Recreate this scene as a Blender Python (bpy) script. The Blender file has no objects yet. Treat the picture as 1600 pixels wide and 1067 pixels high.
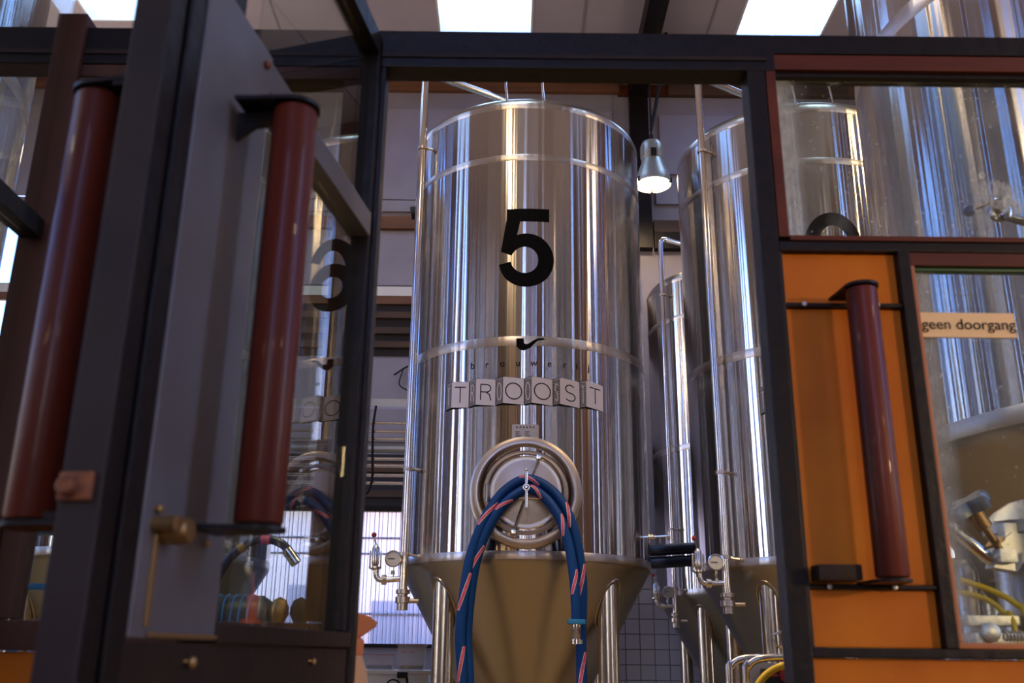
import bpy, bmesh, math, random
from mathutils import Vector, Matrix
random.seed(7)
PI = math.pi
S = bpy.context.scene
COL = S.collection
R_ = math.radians

# ------------------------------------------------------------------ camera, world, exposure
cd = bpy.data.cameras.new('camera'); cam = bpy.data.objects.new('camera', cd); COL.objects.link(cam)
cd.sensor_width = 36; cd.lens = 36 * 1500 / 1600
th = R_(18.13); ro = R_(0.62)
fw = Vector((0, math.cos(th), math.sin(th))); r0 = Vector((1, 0, 0)); u0 = r0.cross(fw)
rt = r0 * math.cos(ro) + u0 * math.sin(ro); up = rt.cross(fw)
cam.matrix_world = Matrix(((rt.x, up.x, -fw.x, 0), (rt.y, up.y, -fw.y, 0), (rt.z, up.z, -fw.z, 1.6), (0, 0, 0, 1)))
cd.clip_start = 0.02
cd.dof.use_dof = True; cd.dof.focus_distance = 7.4; cd.dof.aperture_fstop = 5.0
S.camera = cam
S.view_settings.view_transform = 'Standard'; S.view_settings.look = 'None'
S.view_settings.gamma = 1; S.view_settings.use_curve_mapping = False
S.view_settings.exposure = 0.12
S.cycles.use_denoising = True
S.cycles.max_bounces = 12; S.cycles.transparent_max_bounces = 24; S.cycles.glossy_bounces = 7
S.cycles.diffuse_bounces = 5; S.cycles.sample_clamp_indirect = 12
S.cycles.caustics_reflective = False; S.cycles.caustics_refractive = False

W = bpy.data.worlds.new('sky'); S.world = W; W.use_nodes = True
nt = W.node_tree; nt.nodes.clear()
tc = nt.nodes.new('ShaderNodeTexCoord'); sx = nt.nodes.new('ShaderNodeSeparateXYZ')
rp = nt.nodes.new('ShaderNodeValToRGB'); bg = nt.nodes.new('ShaderNodeBackground'); wo = nt.nodes.new('ShaderNodeOutputWorld')
nt.links.new(tc.outputs['Generated'], sx.inputs[0]); nt.links.new(sx.outputs['Z'], rp.inputs[0])
nt.links.new(rp.outputs[0], bg.inputs[0]); nt.links.new(bg.outputs[0], wo.inputs[0])
e = rp.color_ramp.elements
e[0].position = 0.0; e[0].color = (.52, .42, .34, 1)
e[1].position = 1.0; e[1].color = (.62, .78, 1, 1)
for p, c in ((.03, (1, .9, .8, 1)), (.14, (.75, .80, 1, 1)), (.30, (.16, .36, 1, 1)), (.5, (.16, .36, 1, 1)), (.7, (.40, .60, 1, 1))):
    k = e.new(p); k.color = c
bg.inputs[1].default_value = 11.0

def lamp(name, kind, loc, power, color, size=.3, rot=None, sy=None):
    l = bpy.data.lights.new(name, kind); l.energy = power; l.color = color
    if kind == 'AREA':
        l.size = size
        if sy: l.shape = 'RECTANGLE'; l.size_y = sy
    else:
        l.shadow_soft_size = size
    o = bpy.data.objects.new(name, l); COL.objects.link(o); o.location = loc
    if rot: o.rotation_euler = rot
    return o
# warm pendant bulbs of the tap room behind the camera (right side stronger: it throws the handle shadows)
for (x, y, z, p) in ((-2.6, -2.4, 2.9, 12), (.6, -4.2, 3.2, 16), (4.6, -3.6, 3.6, 50), (-4.6, -4.4, 3.4, 40)):
    lamp('tap_room_bulb', 'POINT', (x, y, z), p, (1, .62, .30), .11)
def spot(name, loc, aim, power, color, angle, size=.08, blend=.35):
    o = lamp(name, 'SPOT', loc, power, color, size); o.data.spot_size = R_(angle); o.data.spot_blend = blend
    o.rotation_euler = (Vector(aim) - Vector(loc)).to_track_quat('-Z', 'Y').to_euler(); return o
spot('tap_room_spot', (3.4, -.9, 2.3), (.95, 2.0, 2.0), 170, (1, .66, .36), 34)
# unseen warm spots added to light the floor that the cones mirror
for (x, y) in ((-.9, 5.2), (1.4, 5.6), (4.6, 6.2), (-4.6, 6.0)):
    spot('floor_fill_spot', (x, y, 5.2), (x, y, 0), 250, (1, .68, .34), 96, .1, .6)
# pendant lamp bulb first, then unseen bulbs added for warm streaks on steel
for (x, y, z, p) in ((2.02, 12.45, 8.2, 60), (-.9, 4.4, 7.2, 90), (5.2, 5.4, 7.0, 110), (-5.4, 10.4, 7.2, 60), (5.6, -1.5, 6.0, 110), (-5.8, .2, 6.0, 100)):
    lamp('pendant_and_added_bulb', 'POINT', (x, y, z), p, (1, .70, .40), .13)

# ------------------------------------------------------------------ materials
def nodes(name):
    m = bpy.data.materials.new(name); m.use_nodes = True; t = m.node_tree
    return m, t, t.nodes['Principled BSDF']
def N(t, kind, **kw):
    n = t.nodes.new(kind)
    for k, v in kw.items(): setattr(n, k, v)
    return n
def simple(name, col, rough=.5, metal=0., noise=None, bump=0., scale=8., col2=None, stretch=(1, 1, 1), coat=0., detail=6):
    m, t, p = nodes(name)
    p.inputs['Base Color'].default_value = (*col, 1); p.inputs['Roughness'].default_value = rough
    p.inputs['Metallic'].default_value = metal; p.inputs['Coat Weight'].default_value = coat
    tc = N(t, 'ShaderNodeTexCoord'); mp = N(t, 'ShaderNodeMapping'); mp.inputs['Scale'].default_value = stretch
    t.links.new(tc.outputs['Object'], mp.inputs[0])
    nz = N(t, 'ShaderNodeTexNoise'); nz.inputs['Scale'].default_value = scale; nz.inputs['Detail'].default_value = detail
    t.links.new(mp.outputs[0], nz.inputs[0])
    if col2:
        r = N(t, 'ShaderNodeValToRGB'); r.color_ramp.elements[0].position = .32; r.color_ramp.elements[1].position = .68
        r.color_ramp.elements[0].color = (*col, 1); r.color_ramp.elements[1].color = (*col2, 1)
        t.links.new(nz.outputs[0], r.inputs[0]); t.links.new(r.outputs[0], p.inputs['Base Color'])
    if bump:
        b = N(t, 'ShaderNodeBump'); b.inputs['Strength'].default_value = bump; b.inputs['Distance'].default_value = .01
        t.links.new(nz.outputs[0], b.inputs['Height']); t.links.new(b.outputs[0], p.inputs['Normal'])
    return m
def steel_shell(name, rough=.17, aniso=.95, wob=.0115, base=(.55, .53, .51)):
    """rolled sheet: reflections drawn out up and down, small waves around the girth"""
    m, t, p = nodes(name)
    p.inputs['Metallic'].default_value = 1; p.inputs['Base Color'].default_value = (*base, 1)
    p.inputs['Roughness'].default_value = rough; p.inputs['Anisotropic'].default_value = aniso
    tg = N(t, 'ShaderNodeTangent'); tg.direction_type = 'RADIAL'; tg.axis = 'Z'
    t.links.new(tg.outputs[0], p.inputs['Tangent'])
    p.inputs['Anisotropic Rotation'].default_value = ANROT
    tc = N(t, 'ShaderNodeTexCoord'); sp = N(t, 'ShaderNodeSeparateXYZ'); t.links.new(tc.outputs['Object'], sp.inputs[0])
    at = N(t, 'ShaderNodeMath', operation='ARCTAN2'); t.links.new(sp.outputs['X'], at.inputs[0]); t.links.new(sp.outputs['Y'], at.inputs[1])
    def wave(k, zk, detail, dist):
        a = N(t, 'ShaderNodeMath', operation='MULTIPLY'); a.inputs[1].default_value = k; t.links.new(at.outputs[0], a.inputs[0])
        z = N(t, 'ShaderNodeMath', operation='MULTIPLY'); z.inputs[1].default_value = zk; t.links.new(sp.outputs['Z'], z.inputs[0])
        c = N(t, 'ShaderNodeCombineXYZ'); t.links.new(a.outputs[0], c.inputs[0]); t.links.new(z.outputs[0], c.inputs[1])
        nz = N(t, 'ShaderNodeTexNoise'); nz.inputs['Scale'].default_value = 1; nz.inputs['Detail'].default_value = detail
        nz.inputs['Roughness'].default_value = .55
        t.links.new(c.outputs[0], nz.inputs[0]); return nz
    n1 = wave(8.5, .05, 1.6, 1); n2 = wave(30, .07, 1, 1)
    b1 = N(t, 'ShaderNodeBump'); b1.inputs['Strength'].default_value = 1; b1.inputs['Distance'].default_value = wob
    b2 = N(t, 'ShaderNodeBump'); b2.inputs['Strength'].default_value = 1; b2.inputs['Distance'].default_value = wob * .13
    t.links.new(n1.outputs[0], b1.inputs['Height']); t.links.new(n2.outputs[0], b2.inputs['Height'])
    t.links.new(b1.outputs[0], b2.inputs['Normal']); t.links.new(b2.outputs[0], p.inputs['Normal'])
    return m
ANROT = 0.25
M = {}
M['shell'] = steel_shell('rolled_stainless_steel')
M['band'] = steel_shell('brushed_weld_steel', .36, .8, .010, (.62, .57, .53))
M['cone'] = simple('dull_cone_steel', (.40, .37, .32), .28, 1., bump=.05, scale=3)
M['steel'] = simple('bright_pipe_steel', (.74, .71, .68), .17, 1.)
M['brushed'] = simple('brushed_fitting_steel', (.56, .49, .43), .36, 1., bump=.05, scale=50)
M['leg'] = simple('leg_tube_steel', (.62, .57, .50), .24, 1., bump=.04, scale=2)
M['cast'] = simple('cast_aluminium', (.62, .60, .55), .45, .9, bump=.25, scale=40)
M['black_print'] = simple('black_vinyl', (.004, .004, .004), .6)
M['white_print'] = simple('pale_label_vinyl', (.86, .80, .82), .5)
M['grey_print'] = simple('grey_hatch_vinyl', (.42, .40, .41), .45)
M['black_steel'] = simple('black_painted_steel', (.007, .006, .007), .42, .1, bump=.25, scale=30, col2=(.014, .009, .008))
M['dark_brown_steel'] = simple('brown_black_steel', (.030, .017, .012), .5, .1, bump=.2, scale=20, col2=(.022, .012, .010))
M['rust'] = simple('rusty_iron', (.30, .11, .04), .6, .4, bump=.5, scale=60, col2=(.16, .05, .03))
M['brass'] = simple('worn_brass', (.36, .21, .08), .42, .8, bump=.2, scale=40)
M['grey_panel'] = simple('blue_grey_coated_plate', (.165, .155, .17), .42, .25, bump=.10, scale=5, col2=(.125, .105, .105))
M['end_brown'] = simple('brown_grey_plate', (.042, .032, .034), .5, .1, bump=.1, scale=5, col2=(.032, .024, .022))
M['orange'] = simple('orange_lacquered_board', (.58, .165, .004), .5, 0, bump=.10, scale=4, col2=(.47, .115, .003))
M['orange_wood'] = simple('orange_brown_timber', (.42, .13, .03), .5, 0, bump=.25, scale=6, col2=(.28, .075, .02), stretch=(1, 1, .12))
M['red_wood'] = simple('red_brown_timber', (.13, .030, .012), .5, 0, bump=.25, scale=10, col2=(.075, .017, .009), stretch=(.12, 1, 1))
M['streak_post_wood'] = simple('orange_streak_post', (.60, .27, .12), .6, 0, bump=.2, scale=5, col2=(.46, .18, .07), stretch=(1, 1, .1))  # for the posts added as warm streaks in the steel
M['brown_wood'] = simple('brown_timber', (.075, .030, .018), .55, 0, bump=.2, scale=8, col2=(.05, .018, .012), stretch=(1, 1, .1))
M['mahogany'] = simple('polished_mahogany', (.15, .024, .010), .42, 0, bump=.25, scale=16, col2=(.065, .011, .007), stretch=(1, 1, .06), coat=.1)
M['wall'] = simple('lilac_grey_wall', (.31, .29, .36), .75, 0, bump=.1, scale=2, col2=(.27, .25, .31))
M['wall_board'] = simple('pale_grey_wall_board', (.34, .32, .395), .7, 0, bump=.08, scale=2, col2=(.30, .28, .35))
M['ceiling'] = simple('lilac_ceiling_board', (.52, .48, .57), .8, 0, col2=(.46, .42, .51), scale=1)
M['white'] = simple('white_painted_wood', (.8, .8, .8), .5)
M['timber'] = simple('old_roof_timber', (.22, .10, .05), .6, 0, bump=.4, scale=5, col2=(.13, .052, .028), stretch=(.15, 1, 1))
M['dark_timber'] = simple('dark_old_timber', (.10, .055, .035), .7, 0, bump=.4, scale=5, col2=(.05, .03, .025), stretch=(.15, 1, 1))
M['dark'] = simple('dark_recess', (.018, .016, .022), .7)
M['tile'] = simple('glazed_white_tile', (.40, .36, .40), .22, 0, bump=.05, scale=3)
M['grout'] = simple('grey_grout', (.17, .15, .16), .8)
M['side_wall'] = simple('dark_brick_side_wall', (.060, .040, .040), .7, col2=(.085, .05, .045), scale=3)
M['floor'] = simple('ochre_brown_floor', (.40, .28, .12), .45, 0, bump=.2, scale=3, col2=(.28, .19, .08))
M['taproom_wall'] = simple('dark_plum_plaster', (.045, .03, .035), .7, col2=(.06, .035, .035), scale=1.5)
M['hose'] = simple('blue_rubber_hose', (.002, .042, .19), .5, 0, bump=.12, scale=40)
M['dark_hose'] = simple('dark_navy_hose', (.006, .010, .035), .35)
M['red_print'] = simple('red_label_print', (.55, .025, .05), .5, col2=(.50, .14, .26), scale=60)
M['white_line'] = simple('white_hose_print', (.75, .7, .75), .5)
M['blue_clamp'] = simple('blue_plastic', (.01, .17, .42), .4)
M['orange_cuff'] = simple('orange_rubber', (.8, .13, .03), .5)
M['red_ball'] = simple('red_plastic_ball', (.38, .03, .05), .3)
M['blue_ball'] = simple('blue_plastic_ball', (.012, .03, .15), .25)
M['yellow'] = simple('yellow_hose_rubber', (.75, .52, .02), .4)
M['gauge_face'] = simple('white_gauge_dial', (.75, .75, .72), .4)
M['insul'] = simple('black_foam_insulation', (.012, .014, .02), .5)
M['knob'] = simple('grey_blue_knob_plastic', (.24, .26, .28), .3, .4, bump=.1, scale=20)
M['galv'] = simple('galvanised_steel', (.42, .44, .47), .4, .8, bump=.1, scale=30)
M['lamp_metal'] = simple('grey_lamp_enamel', (.36, .37, .38), .4, .5, bump=.2, scale=20)
M['black_rubber'] = simple('black_rubber', (.012, .012, .014), .6)
M['blue_paint'] = simple('blue_painted_ladder', (.01, .12, .34), .4)
M['spray_head'] = simple('pink_orange_plastic', (.72, .30, .17), .45)
M['spray_body'] = simple('milky_plastic', (.72, .50, .38), .5)
M['tub'] = simple('milky_tub_plastic', (.55, .52, .52), .35)
M['tub_lid'] = simple('mauve_lid_plastic', (.45, .33, .40), .4)
M['sign'] = simple('cream_sign_plastic', (.80, .54, .26), .5)
M['green_edge'] = simple('green_gasket', (.02, .10, .05), .4)
M['plate_metal'] = simple('etched_data_plate', (.5, .46, .44), .4, 1., bump=.6, scale=90)

for k_ in ('black_steel', 'black_print', 'dark_brown_steel', 'end_brown', 'mahogany', 'black_rubber', 'brown_wood', 'red_wood', 'hose', 'orange'):
    M[k_].node_tree.nodes['Principled BSDF'].inputs['Specular IOR Level'].default_value = .22
M['black_print'].node_tree.nodes['Principled BSDF'].inputs['Specular IOR Level'].default_value = .05
def glass(name, tint=(.93, .97, .96), dirt=0., rough=.0):
    m, t, p = nodes(name); t.nodes.remove(p); out = t.nodes['Material Output']
    tr = N(t, 'ShaderNodeBsdfTransparent'); tr.inputs[0].default_value = (*tint, 1)
    gl = N(t, 'ShaderNodeBsdfGlossy'); gl.inputs['Roughness'].default_value = rough; gl.inputs[0].default_value = (1, 1, 1, 1)
    fr = N(t, 'ShaderNodeFresnel'); ge = N(t, 'ShaderNodeNewGeometry'); io = N(t, 'ShaderNodeMapRange')
    io.inputs['To Min'].default_value = 1.52; io.inputs['To Max'].default_value = 1 / 1.52   # thin pane: no trapped light
    t.links.new(ge.outputs['Backfacing'], io.inputs['Value']); t.links.new(io.outputs[0], fr.inputs[0])
    mx = N(t, 'ShaderNodeMixShader'); t.links.new(fr.outputs[0], mx.inputs[0]); t.links.new(tr.outputs[0], mx.inputs[1]); t.links.new(gl.outputs[0], mx.inputs[2])
    last = mx
    if dirt:
        tc = N(t, 'ShaderNodeTexCoord')
        df = N(t, 'ShaderNodeBsdfDiffuse'); df.inputs[0].default_value = (.75, .77, .72, 1)
        tl = N(t, 'ShaderNodeBsdfTranslucent'); tl.inputs[0].default_value = (.8, .82, .76, 1)
        dm = N(t, 'ShaderNodeMixShader'); dm.inputs[0].default_value = .6
        t.links.new(df.outputs[0], dm.inputs[1]); t.links.new(tl.outputs[0], dm.inputs[2])
        def mask(scale, lo, hi, stretch, rot=0, dist=0.):
            mp = N(t, 'ShaderNodeMapping'); mp.inputs['Scale'].default_value = stretch; mp.inputs['Rotation'].default_value = (0, rot, 0)
            t.links.new(tc.outputs['Object'], mp.inputs[0])
            nz = N(t, 'ShaderNodeTexNoise'); nz.inputs['Scale'].default_value = scale; nz.inputs['Detail'].default_value = 3; nz.inputs['Distortion'].default_value = dist
            t.links.new(mp.outputs[0], nz.inputs[0])
            mr = N(t, 'ShaderNodeMapRange'); mr.inputs['From Min'].default_value = lo; mr.inputs['From Max'].default_value = hi
            t.links.new(nz.outputs[0], mr.inputs['Value']); return mr
        def add(a, b, k):
            q = N(t, 'ShaderNodeMath', operation='MULTIPLY_ADD'); q.inputs[1].default_value = k
            t.links.new(b.outputs[0], q.inputs[0])
            if a: t.links.new(a.outputs[0], q.inputs[2])
            else: q.inputs[2].default_value = .012
            return q
        s = add(None, mask(95, .70, .74, (1, 1, 1)), .75)          # specks
        s = add(s, mask(20, .705, .75, (.35, 1, 3.5), .12), .45)        # near level scratches
        s = add(s, mask(26, .69, .74, (4, 1, .7), -.25), .40)         # steep scratches
        s = add(s, mask(4, .50, .85, (1, 1, 1), 0, 1.5), .22)         # smears
        sx = N(t, 'ShaderNodeSeparateXYZ'); t.links.new(tc.outputs['Object'], sx.inputs[0])
        ed = N(t, 'ShaderNodeMapRange'); ed.inputs['From Min'].default_value = DIRT_X + .055; ed.inputs['From Max'].default_value = DIRT_X
        t.links.new(sx.outputs['X'], ed.inputs['Value'])
        en = mask(38, .25, .75, (1, 1, .6)); em = N(t, 'ShaderNodeMath', operation='MULTIPLY'); t.links.new(ed.outputs[0], em.inputs[0])
        ea = N(t, 'ShaderNodeMath', operation='ADD'); ea.inputs[1].default_value = .35; t.links.new(en.outputs[0], ea.inputs[0]); t.links.new(ea.outputs[0], em.inputs[1])
        s = add(s, em, .85)
        # hand-wiped smear and a dried drop
        for (cx, cz, rx, rz, k) in SMEARS:
            mp = N(t, 'ShaderNodeMapping'); mp.inputs['Location'].default_value = (-cx / rx, 0, -cz / rz); mp.inputs['Scale'].default_value = (1 / rx, 0, 1 / rz)
            t.links.new(tc.outputs['Object'], mp.inputs[0]); vl = N(t, 'ShaderNodeVectorMath', operation='LENGTH'); t.links.new(mp.outputs[0], vl.inputs[0])
            fo = N(t, 'ShaderNodeMapRange'); fo.inputs['From Min'].default_value = 1; fo.inputs['From Max'].default_value = .7; t.links.new(vl.outputs['Value'], fo.inputs['Value'])
            st = mask(40, .38, .62, (1.6, 1, .5), .9, 1.5); mm = N(t, 'ShaderNodeMath', operation='MULTIPLY'); t.links.new(fo.outputs[0], mm.inputs[0]); t.links.new(st.outputs[0], mm.inputs[1])
            s = add(s, mm, k)
        s2 = N(t, 'ShaderNodeMath', operation='MULTIPLY'); s2.inputs[1].default_value = dirt; s2.use_clamp = True
        t.links.new(s.outputs[0], s2.inputs[0])
        m2 = N(t, 'ShaderNodeMixShader'); t.links.new(s2.outputs[0], m2.inputs[0]); t.links.new(mx.outputs[0], m2.inputs[1]); t.links.new(dm.outputs[0], m2.inputs[2])
        last = m2
    t.links.new(last.outputs[0], out.inputs[0]); return m
DIRT_X = .021; SMEARS = [(.515, 2.625, .048, .042, .7), (.545, 2.595, .028, .030, .8), (.488, 2.672, .010, .010, 1.2)]
M['glass'] = glass('clear_pane')
M['dirty_glass'] = glass('scratched_dusty_pane', dirt=1.0)
DIRT_X = .295; SMEARS = []
M['dirty_glass_low'] = glass('scratched_lower_pane', dirt=.6)
m, t, p = nodes('ribbed_polycarbonate'); t.nodes.remove(p)
tl = N(t, 'ShaderNodeBsdfTranslucent'); tl.inputs[0].default_value = (.38, .33, .40, 1)
tr = N(t, 'ShaderNodeBsdfTransparent'); tr.inputs[0].default_value = (.11, .10, .115, 1)
gl = N(t, 'ShaderNodeBsdfGlossy'); gl.inputs['Roughness'].default_value = .2; gl.inputs[0].default_value = (.8, .8, 1, 1)
m1 = N(t, 'ShaderNodeMixShader'); m1.inputs[0].default_value = .5
m2 = N(t, 'ShaderNodeMixShader'); m2.inputs[0].default_value = .06
t.links.new(tl.outputs[0], m1.inputs[1]); t.links.new(tr.outputs[0], m1.inputs[2]); t.links.new(m1.outputs[0], m2.inputs[1]); t.links.new(gl.outputs[0], m2.inputs[2])
t.links.new(m2.outputs[0], t.nodes['Material Output'].inputs[0]); M['poly'] = m; M['web'] = simple('grey_sheet_web', (.62, .58, .72), .5)
m, t, p = nodes('warm_bulb_glow'); p.inputs['Emission Color'].default_value = (1, .80, .52, 1); p.inputs['Emission Strength'].default_value = 2.5; M['glow'] = m

# ------------------------------------------------------------------ mesh helpers
def box(bm, x0, y0, z0, x1, y1, z1, bev=0.):
    vs = [bm.verts.new(v) for v in ((x0, y0, z0), (x1, y0, z0), (x1, y1, z0), (x0, y1, z0), (x0, y0, z1), (x1, y0, z1), (x1, y1, z1), (x0, y1, z1))]
    fs = [bm.faces.new([vs[i] for i in f]) for f in ((0, 3, 2, 1), (4, 5, 6, 7), (0, 1, 5, 4), (1, 2, 6, 5), (2, 3, 7, 6), (3, 0, 4, 7))]
    if bev:
        es = list({e for f in fs for e in f.edges})
        bmesh.ops.bevel(bm, geom=es, offset=bev, segments=2, affect='EDGES', profile=.7)
    return vs
def smooth_path(pts, n=6):
    pts = [Vector(p) for p in pts]
    if len(pts) < 3: return pts
    P = [pts[0] * 2 - pts[1]] + pts + [pts[-1] * 2 - pts[-2]]; out = []
    for i in range(1, len(P) - 2):
        for k in range(n):
            s = k / n; a, b, c, d = P[i - 1], P[i], P[i + 1], P[i + 2]
            out.append(.5 * ((2 * b) + (-a + c) * s + (2 * a - 5 * b + 4 * c - d) * s * s + (-a + 3 * b - 3 * c + d) * s ** 3))
    out.append(pts[-1]); return out
def frames(path):
    fr = []; t0 = (path[1] - path[0]).normalized(); nrm = t0.orthogonal().normalized()
    for i, p in enumerate(path):
        a = path[max(i - 1, 0)]; b = path[min(i + 1, len(path) - 1)]; t = (b - a).normalized()
        nrm = (nrm - t * nrm.dot(t)).normalized(); fr.append((p, nrm, t.cross(nrm)))
    return fr
def tube(bm, path, r, seg=12, cap=True, closed=False):
    path = [Vector(p) for p in path]; fr = frames(path); rings = []
    rr = r if callable(r) else (lambda i: r)
    for i, (p, a, b) in enumerate(fr):
        rings.append([bm.verts.new(p + (a * math.cos(k * 2 * PI / seg) + b * math.sin(k * 2 * PI / seg)) * rr(i)) for k in range(seg)])
    for i in range(len(rings) - (0 if closed else 1)):
        A = rings[i]; B = rings[(i + 1) % len(rings)]
        for k in range(seg): bm.faces.new((A[k], A[(k + 1) % seg], B[(k + 1) % seg], B[k]))
    if cap and not closed:
        bm.faces.new(list(reversed(rings[0]))); bm.faces.new(rings[-1])
def ringtube(bm, c, r, rt, axis='Z', n=32, seg=8):
    pts = []
    for k in range(n):
        a = 2 * PI * k / n; u, v = r * math.cos(a), r * math.sin(a)
        pts.append(Vector(c) + Vector({'Z': (u, v, 0), 'Y': (u, 0, v), 'X': (0, u, v)}[axis]))
    rings = []
    for k, p in enumerate(pts):
        rad = (p - Vector(c)).normalized(); ax = Vector({'Z': (0, 0, 1), 'Y': (0, 1, 0), 'X': (1, 0, 0)}[axis])
        rings.append([bm.verts.new(p + (rad * math.cos(j * 2 * PI / seg) + ax * math.sin(j * 2 * PI / seg)) * rt) for j in range(seg)])
    for i in range(n):
        A, B = rings[i], rings[(i + 1) % n]
        for j in range(seg): bm.faces.new((A[j], A[(j + 1) % seg], B[(j + 1) % seg], B[j]))
def lathe(bm, prof, seg=64, c=(0, 0, 0), axis='Z'):
    """prof: (radius, height) along the axis; axis 'Y' looks along -y (height grows to -y)"""
    c = Vector(c); rings = []
    def P(r, h, a):
        u, v = r * math.cos(a), r * math.sin(a)
        return c + Vector({'Z': (u, v, h), 'Y': (u, -h, v), 'X': (h, u, v)}[axis])
    for (r, h) in prof:
        if r < 1e-5: rings.append([bm.verts.new(P(0, h, 0))])
        else: rings.append([bm.verts.new(P(r, h, 2 * PI * k / seg)) for k in range(seg)])
    for A, B in zip(rings, rings[1:]):
        if len(A) == 1 and len(B) == 1: continue
        for k in range(seg):
            if len(A) == 1: bm.faces.new((A[0], B[(k + 1) % seg], B[k]))
            elif len(B) == 1: bm.faces.new((A[k], A[(k + 1) % seg], B[0]))
            else: bm.faces.new((A[k], A[(k + 1) % seg], B[(k + 1) % seg], B[k]))
def sphere(bm, c, r, s=(1, 1, 1)):
    q = bmesh.ops.create_uvsphere(bm, u_segments=16, v_segments=10, radius=r)
    for v in q['verts']: v.co = Vector((v.co.x * s[0], v.co.y * s[1], v.co.z * s[2])) + Vector(c)
def quad(bm, pts): bm.faces.new([bm.verts.new(p) for p in pts])
def prism(bm, pts, d):
    """pts: closed outline, d: extrusion vector"""
    A = [bm.verts.new(p) for p in pts]; B = [bm.verts.new(Vector(p) + Vector(d)) for p in pts]
    bm.faces.new(A); bm.faces.new(list(reversed(B))); n = len(A)
    for i in range(n): bm.faces.new((A[i], B[i], B[(i + 1) % n], A[(i + 1) % n]))

def new(name, fn, mat, parent=None, smooth=35, loc=None, rot=None):
    bm = bmesh.new(); fn(bm)
    bmesh.ops.recalc_face_normals(bm, faces=bm.faces[:])
    me = bpy.data.meshes.new(name)
    if smooth:
        for f in bm.faces: f.smooth = True
        lim = R_(smooth)
        for ed in bm.edges:
            if len(ed.link_faces) == 2 and ed.calc_face_angle(0) > lim: ed.smooth = False
    bm.to_mesh(me); bm.free(); me.materials.append(M[mat])
    o = bpy.data.objects.new(name, me); COL.objects.link(o)
    if parent: o.parent = parent
    if loc: o.location = loc
    if rot: o.rotation_euler = rot
    return o
def tag(o, label=None, cat=None, group=None, kind=None):
    if label: o['label'] = label
    if cat: o['category'] = cat
    if group: o['group'] = group
    if kind: o['kind'] = kind
    return o
def empty(name, loc=(0, 0, 0), rz=0., **kw):
    o = bpy.data.objects.new(name, None); COL.objects.link(o); o.location = loc; o.rotation_euler = (0, 0, rz); o.empty_display_size = .1
    return tag(o, **kw)
def copy_tree(o, parent=None):
    c = o.copy(); COL.objects.link(c)
    if parent: c.parent = parent
    for ch in [k for k in COL.objects if k.parent == o]: copy_tree(ch, c)
    return c
def slab(axis, pos, th_, a0, a1, z0, z1, holes):
    """a wall (axis X or Y) or ceiling (axis Z; a is x, z is y) as boxes around rectangular openings"""
    def fn(bm):
        xs = sorted({a0, a1, *[h[0] for h in holes], *[h[1] for h in holes]}); zs = sorted({z0, z1, *[h[2] for h in holes], *[h[3] for h in holes]})
        for i in range(len(xs) - 1):
            run = None
            for j in range(len(zs)):
                solid = j < len(zs) - 1 and not any(h[0] <= xs[i] and xs[i + 1] <= h[1] and h[2] <= zs[j] and zs[j + 1] <= h[3] for h in holes)
                if solid and run is None: run = zs[j]
                if not solid and run is not None:
                    a, b, c, d = xs[i], xs[i + 1], run, zs[j]; run = None
                    if axis == 'Y': box(bm, a, pos, c, b, pos + th_, d)
                    elif axis == 'X': box(bm, pos, a, c, pos + th_, b, d)
                    else: box(bm, a, c, pos, b, d, pos + th_)
    return fn
def portal(x, y, z, sx, sy, rot):
    l = bpy.data.lights.new('daylight_portal', 'AREA'); l.shape = 'RECTANGLE'; l.size = sx; l.size_y = sy; l.cycles.is_portal = True
    o = bpy.data.objects.new('daylight_portal', l); COL.objects.link(o); o.location = (x, y, z); o.rotation_euler = rot

# ------------------------------------------------------------------ setting
X0, X1, Y0, Y1, ZC = -8.6, 7.6, -6.5, 13.8, 10.62
tag(new('floor', lambda bm: box(bm, X0, Y0, -.1, X1, Y1, 0), 'floor', smooth=0), 'ochre brown brewery floor under the tanks', 'floor', kind='structure')
sky_holes = [(-6.4, -4.95, 10.9, 12.25), (-1.165, .264, 10.9, 12.45), (3.33, 4.66, 10.9, 12.56),
             (-6.4, -4.95, 5.6, 7.2), (-1.165, .264, 5.6, 7.2), (3.33, 4.66, 5.6, 7.2)]
ceil = tag(new('ceiling', slab('Z', ZC, .42, X0, X1, Y0, Y1, sky_holes), 'ceiling', smooth=0), 'lilac grey roof lining with skylights', 'ceiling', kind='structure')
new('seam_batten', lambda bm: [box(bm, x, Y0, ZC - .012, x + .03, Y1, ZC) for x in (-3.6, -2.2, 1.0, 2.9, 5.6)], 'wall', ceil, smooth=0)
sky_lab = ['bright skylight seen at the upper left between two door uprights', 'bright skylight directly above tank number 5', 'bright skylight to the right of the hanging roof beam and cables']
for i, h in enumerate(sky_holes):
    w = empty('window_%d' % (i + 2), ((h[0] + h[1]) / 2, (h[2] + h[3]) / 2, ZC)); ww, dd = (h[1] - h[0]) / 2, (h[3] - h[2]) / 2
    tag(w, sky_lab[i] if i < 3 else 'skylight further along the roof towards the tap room', 'window', None if i < 3 else 'skylights over the front of the hall', 'structure')
    def lining(bm, ww=ww, dd=dd):
        for (a, b, c, d) in ((-ww, -dd, -ww + .03, dd), (ww - .03, -dd, ww, dd), (-ww + .03, -dd, ww - .03, -dd + .03), (-ww + .03, dd - .03, ww - .03, dd)):
            box(bm, a, b, -.01, c, d, .43)
    new('window_lining', lining, 'white', w, smooth=0)
    new('pane', lambda bm, ww=ww, dd=dd: box(bm, -ww + .03, -dd + .03, .36, ww - .03, dd - .03, .37), 'glass', w, smooth=0)
    portal((h[0] + h[1]) / 2, (h[2] + h[3]) / 2, ZC + .43, h[1] - h[0], h[3] - h[2], (0, 0, 0))
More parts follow.
